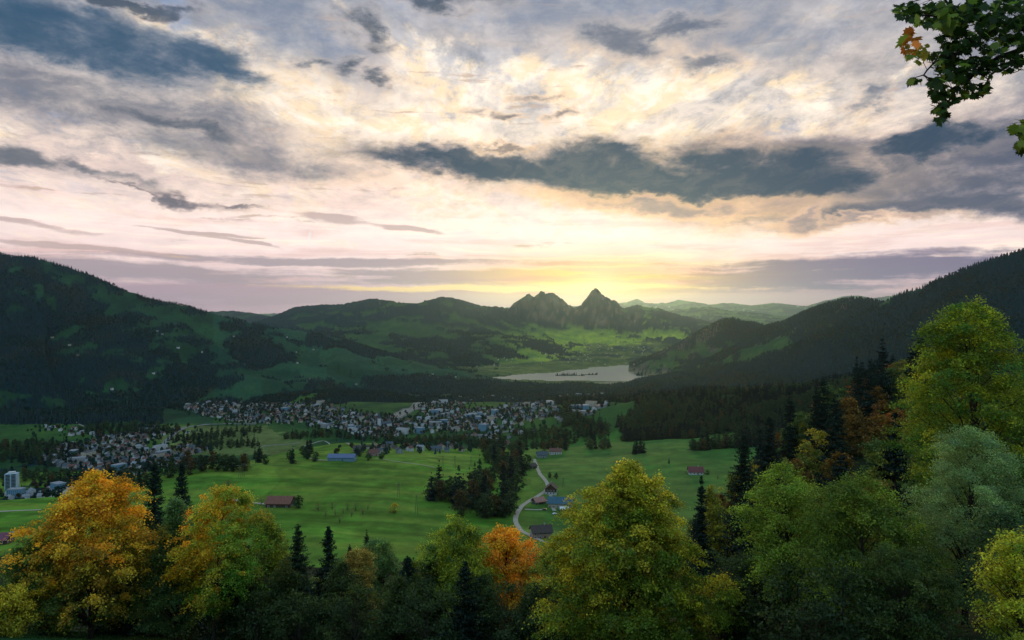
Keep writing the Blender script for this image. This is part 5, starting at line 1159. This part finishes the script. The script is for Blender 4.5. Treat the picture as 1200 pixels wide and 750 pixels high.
# ---------------------------------------------------------------- maple bough overhanging the viewer at the upper right
outline = [(0,-.5),(.03,-.30),(.20,-.36),(.17,-.27),(.36,-.22),(.29,-.12),(.52,.02),(.40,.06),(.50,.22),(.33,.19),(.27,.24),(.33,.40),(.18,.33),(.13,.30),(.10,.46),(0,.62)]
outline += [(-x, y) for x, y in outline[1:-1]][::-1]
LO = np.array(outline); nL = len(LO)
def maple_leaves(P, Nn, dirn, size, rs, cols):
    k = len(P); t_ = dirn-Nn*(dirn*Nn).sum(1, keepdims=True); t_ = unit(t_); s_ = np.cross(t_, Nn)
    V_ = np.zeros((k, nL+1, 3)); curl = rs.uniform(.05, .45, k)
    V_[:, 0] = P
    for j, (a, b_) in enumerate(LO): V_[:, j+1] = P+size[:, None]*(s_*a+t_*b_-Nn*(curl*(a*a+b_*b_))[:, None])
    F_ = np.array([(0, 1+j, 1+(j+1) % nL) for j in range(nL)])[None]+(np.arange(k)*(nL+1))[:, None, None]
    return V_.reshape(-1, 3), F_.reshape(-1, 3), np.repeat(cols, nL+1, 0)
rs = np.random.default_rng(77)
mt = tag(link('maple_tree', None, loc=(6.2, 6.5, float(hh(6.2, 6.5)))), 'maple with a leafy bough hanging into the top right of the sky', 'tree')
mo = np.array([6.2, 6.5, float(hh(6.2, 6.5))])
def at_(px, py, D): return np.array(W(px, py, D))-mo
trk = np.array([(0,0,-1.),(0.05,.1,2.),(-.05,.1,4.5),(.1,0,7.5)]); vv, ff = tubes([(trk, [.26,.21,.17,.10])], 10); link('trunk', mesh_np('trunk', vv, ff, [BARK], smooth=True), mt)
D0 = 5.2
limbs = [([trk[2]*.5+trk[1]*.5, at_(1330,60,D0+.6), at_(1230,40,D0+.2), at_(1140,20,D0), at_(1080,18,D0-.1)], [.08,.05,.03,.016,.006]),
         ([at_(1250,44,D0+.3), at_(1190,60,D0+.1), at_(1150,80,D0), at_(1110,112,D0), at_(1100,138,D0)], [.03,.02,.013,.008,.004]),
         ([at_(1170,28,D0), at_(1125,60,D0-.05), at_(1090,78,D0-.1), at_(1072,95,D0-.1)], [.016,.011,.007,.003]),
         ([at_(1230,40,D0+.2), at_(1200,72,D0+.2), at_(1165,84,D0+.2), at_(1150,112,D0+.1)], [.018,.013,.009,.004]),
         ([at_(1330,60,D0+.6), at_(1260,130,D0+.3), at_(1215,150,D0+.2), at_(1190,158,D0+.2)], [.03,.018,.01,.004]),
         ([at_(1140,20,D0), at_(1100,-5,D0), at_(1060,5,D0)], [.012,.008,.003]), ([at_(1230,40,D0+.2), at_(1190,5,D0+.3), at_(1150,-30,D0+.3)], [.018,.012,.006])]
pp = []
for P, R in limbs:
    P = np.array(P); t_ = np.linspace(0, len(P)-1, (len(P)-1)*5+1); i = np.arange(len(P)); Q = np.stack([np.interp(t_, i, P[:, j]) for j in range(3)], 1); Q[1:-1] += rs.normal(size=(len(Q)-2, 3))*.012; pp.append((Q, np.interp(t_, i, R)))
clus = [  # where the leaves hang : px, py, spread x, spread y, how many, tone
 (1065,12,16,12,26,0),(1085,18,20,14,34,0),(1110,18,24,16,44,1),(1118,28,16,12,16,1),(1150,14,26,16,60,0),(1185,14,24,18,60,0),(1200,40,22,22,50,0),(1160,45,28,18,60,0),(1120,50,22,14,48,0),
 (1066,50,11,12,9,2),(1078,62,14,12,10,3),(1105,72,14,14,40,0),(1125,85,18,16,50,0),(1150,78,20,14,36,0),(1180,74,20,12,36,0),(1100,100,10,16,26,0),(1102,120,10,14,26,0),(1103,138,8,7,12,0),(1118,112,12,8,16,0),(1140,108,14,8,18,0),(1152,104,10,6,12,0),(1072,95,8,4,6,0),(1196,150,11,10,14,1),(1206,165,12,12,18,1),(1194,172,6,6,6,0),(1228,150,18,22,30,0),(1240,40,30,40,80,0),(1280,60,30,60,80,0),(1240,-25,50,20,60,0),(1150,-25,50,18,60,0)]
P = []; Sz = []; Cc = []; stems = []
twig = np.concatenate([q for q, r in pp])
for (px, py, sx, sy, n_, tone) in clus:
    for _ in range(int(n_*1.9)):
        d = D0+rs.normal()*.22; a = rs.uniform(0, 6.283); r = math.sqrt(rs.random()); p = at_(px+sx*r*math.cos(a), py+sy*r*math.sin(a), d); P.append(p)
        big = tone in (1, 2, 3); Sz.append(rs.uniform(.042, .085)*(1.5 if big and rs.random() < .6 else 1.))
        base_c = {0: (.014,.032,.006), 1: (.085,.13,.016), 2: (.34,.12,.02), 3: (.20,.19,.02)}[tone if rs.random() < .8 else (0 if tone == 1 else 1)]
        Cc.append(np.array(base_c)*rs.uniform(.6, 1.4))
        j = np.argmin(((twig-p)**2).sum(1)); q = twig[j]
        if rs.random() < .5 and np.linalg.norm(q-p) < .16: stems.append((np.array([q, (q+p)/2+rs.normal(size=3)*.01, p]), [.0025,.002,.0015]))
P = np.array(P); Sz = np.array(Sz)
Nn = unit(rs.normal(size=P.shape)*.65+np.array([0, -.45, .75])); dr = unit(rs.normal(size=P.shape)*.6+np.array([-.3, -.1, -.8]))
vv, ff, cc = maple_leaves(P, Nn, dr, Sz, rs, np.array(Cc)); lf = mesh_np('bough_leaves', vv, ff, [LEAF], cc)
vv, ff = tubes(pp, 7); v2, f2 = tubes(stems, 4); bg_ = link('bough', mesh_np('bough', np.concatenate([vv, v2]), np.concatenate([ff, f2+len(vv)]), [BARK], smooth=True), mt)
link('leaves', lf, bg_)
wv_, wf_, v, f, cc = broadleaf(78, 11, 5.0, P_green((.022,.048,.010), (.06,.09,.014), .3), nclump=60, per=60, leaf=.10, base=.62, clump=.5)
m_ = v.reshape(-1, 4, 3).mean(1); wpx = (m_[:,0]+mo[0])/(np.maximum(m_[:,1]+mo[1], .5))*F+600
keep = np.repeat(wpx > 1245, 4); kq = np.where(wpx > 1245)[0]
link('crown', mesh_np('crown', v[keep], np.arange(len(kq)*4).reshape(-1, 4), [LEAF], cc[keep]), mt)
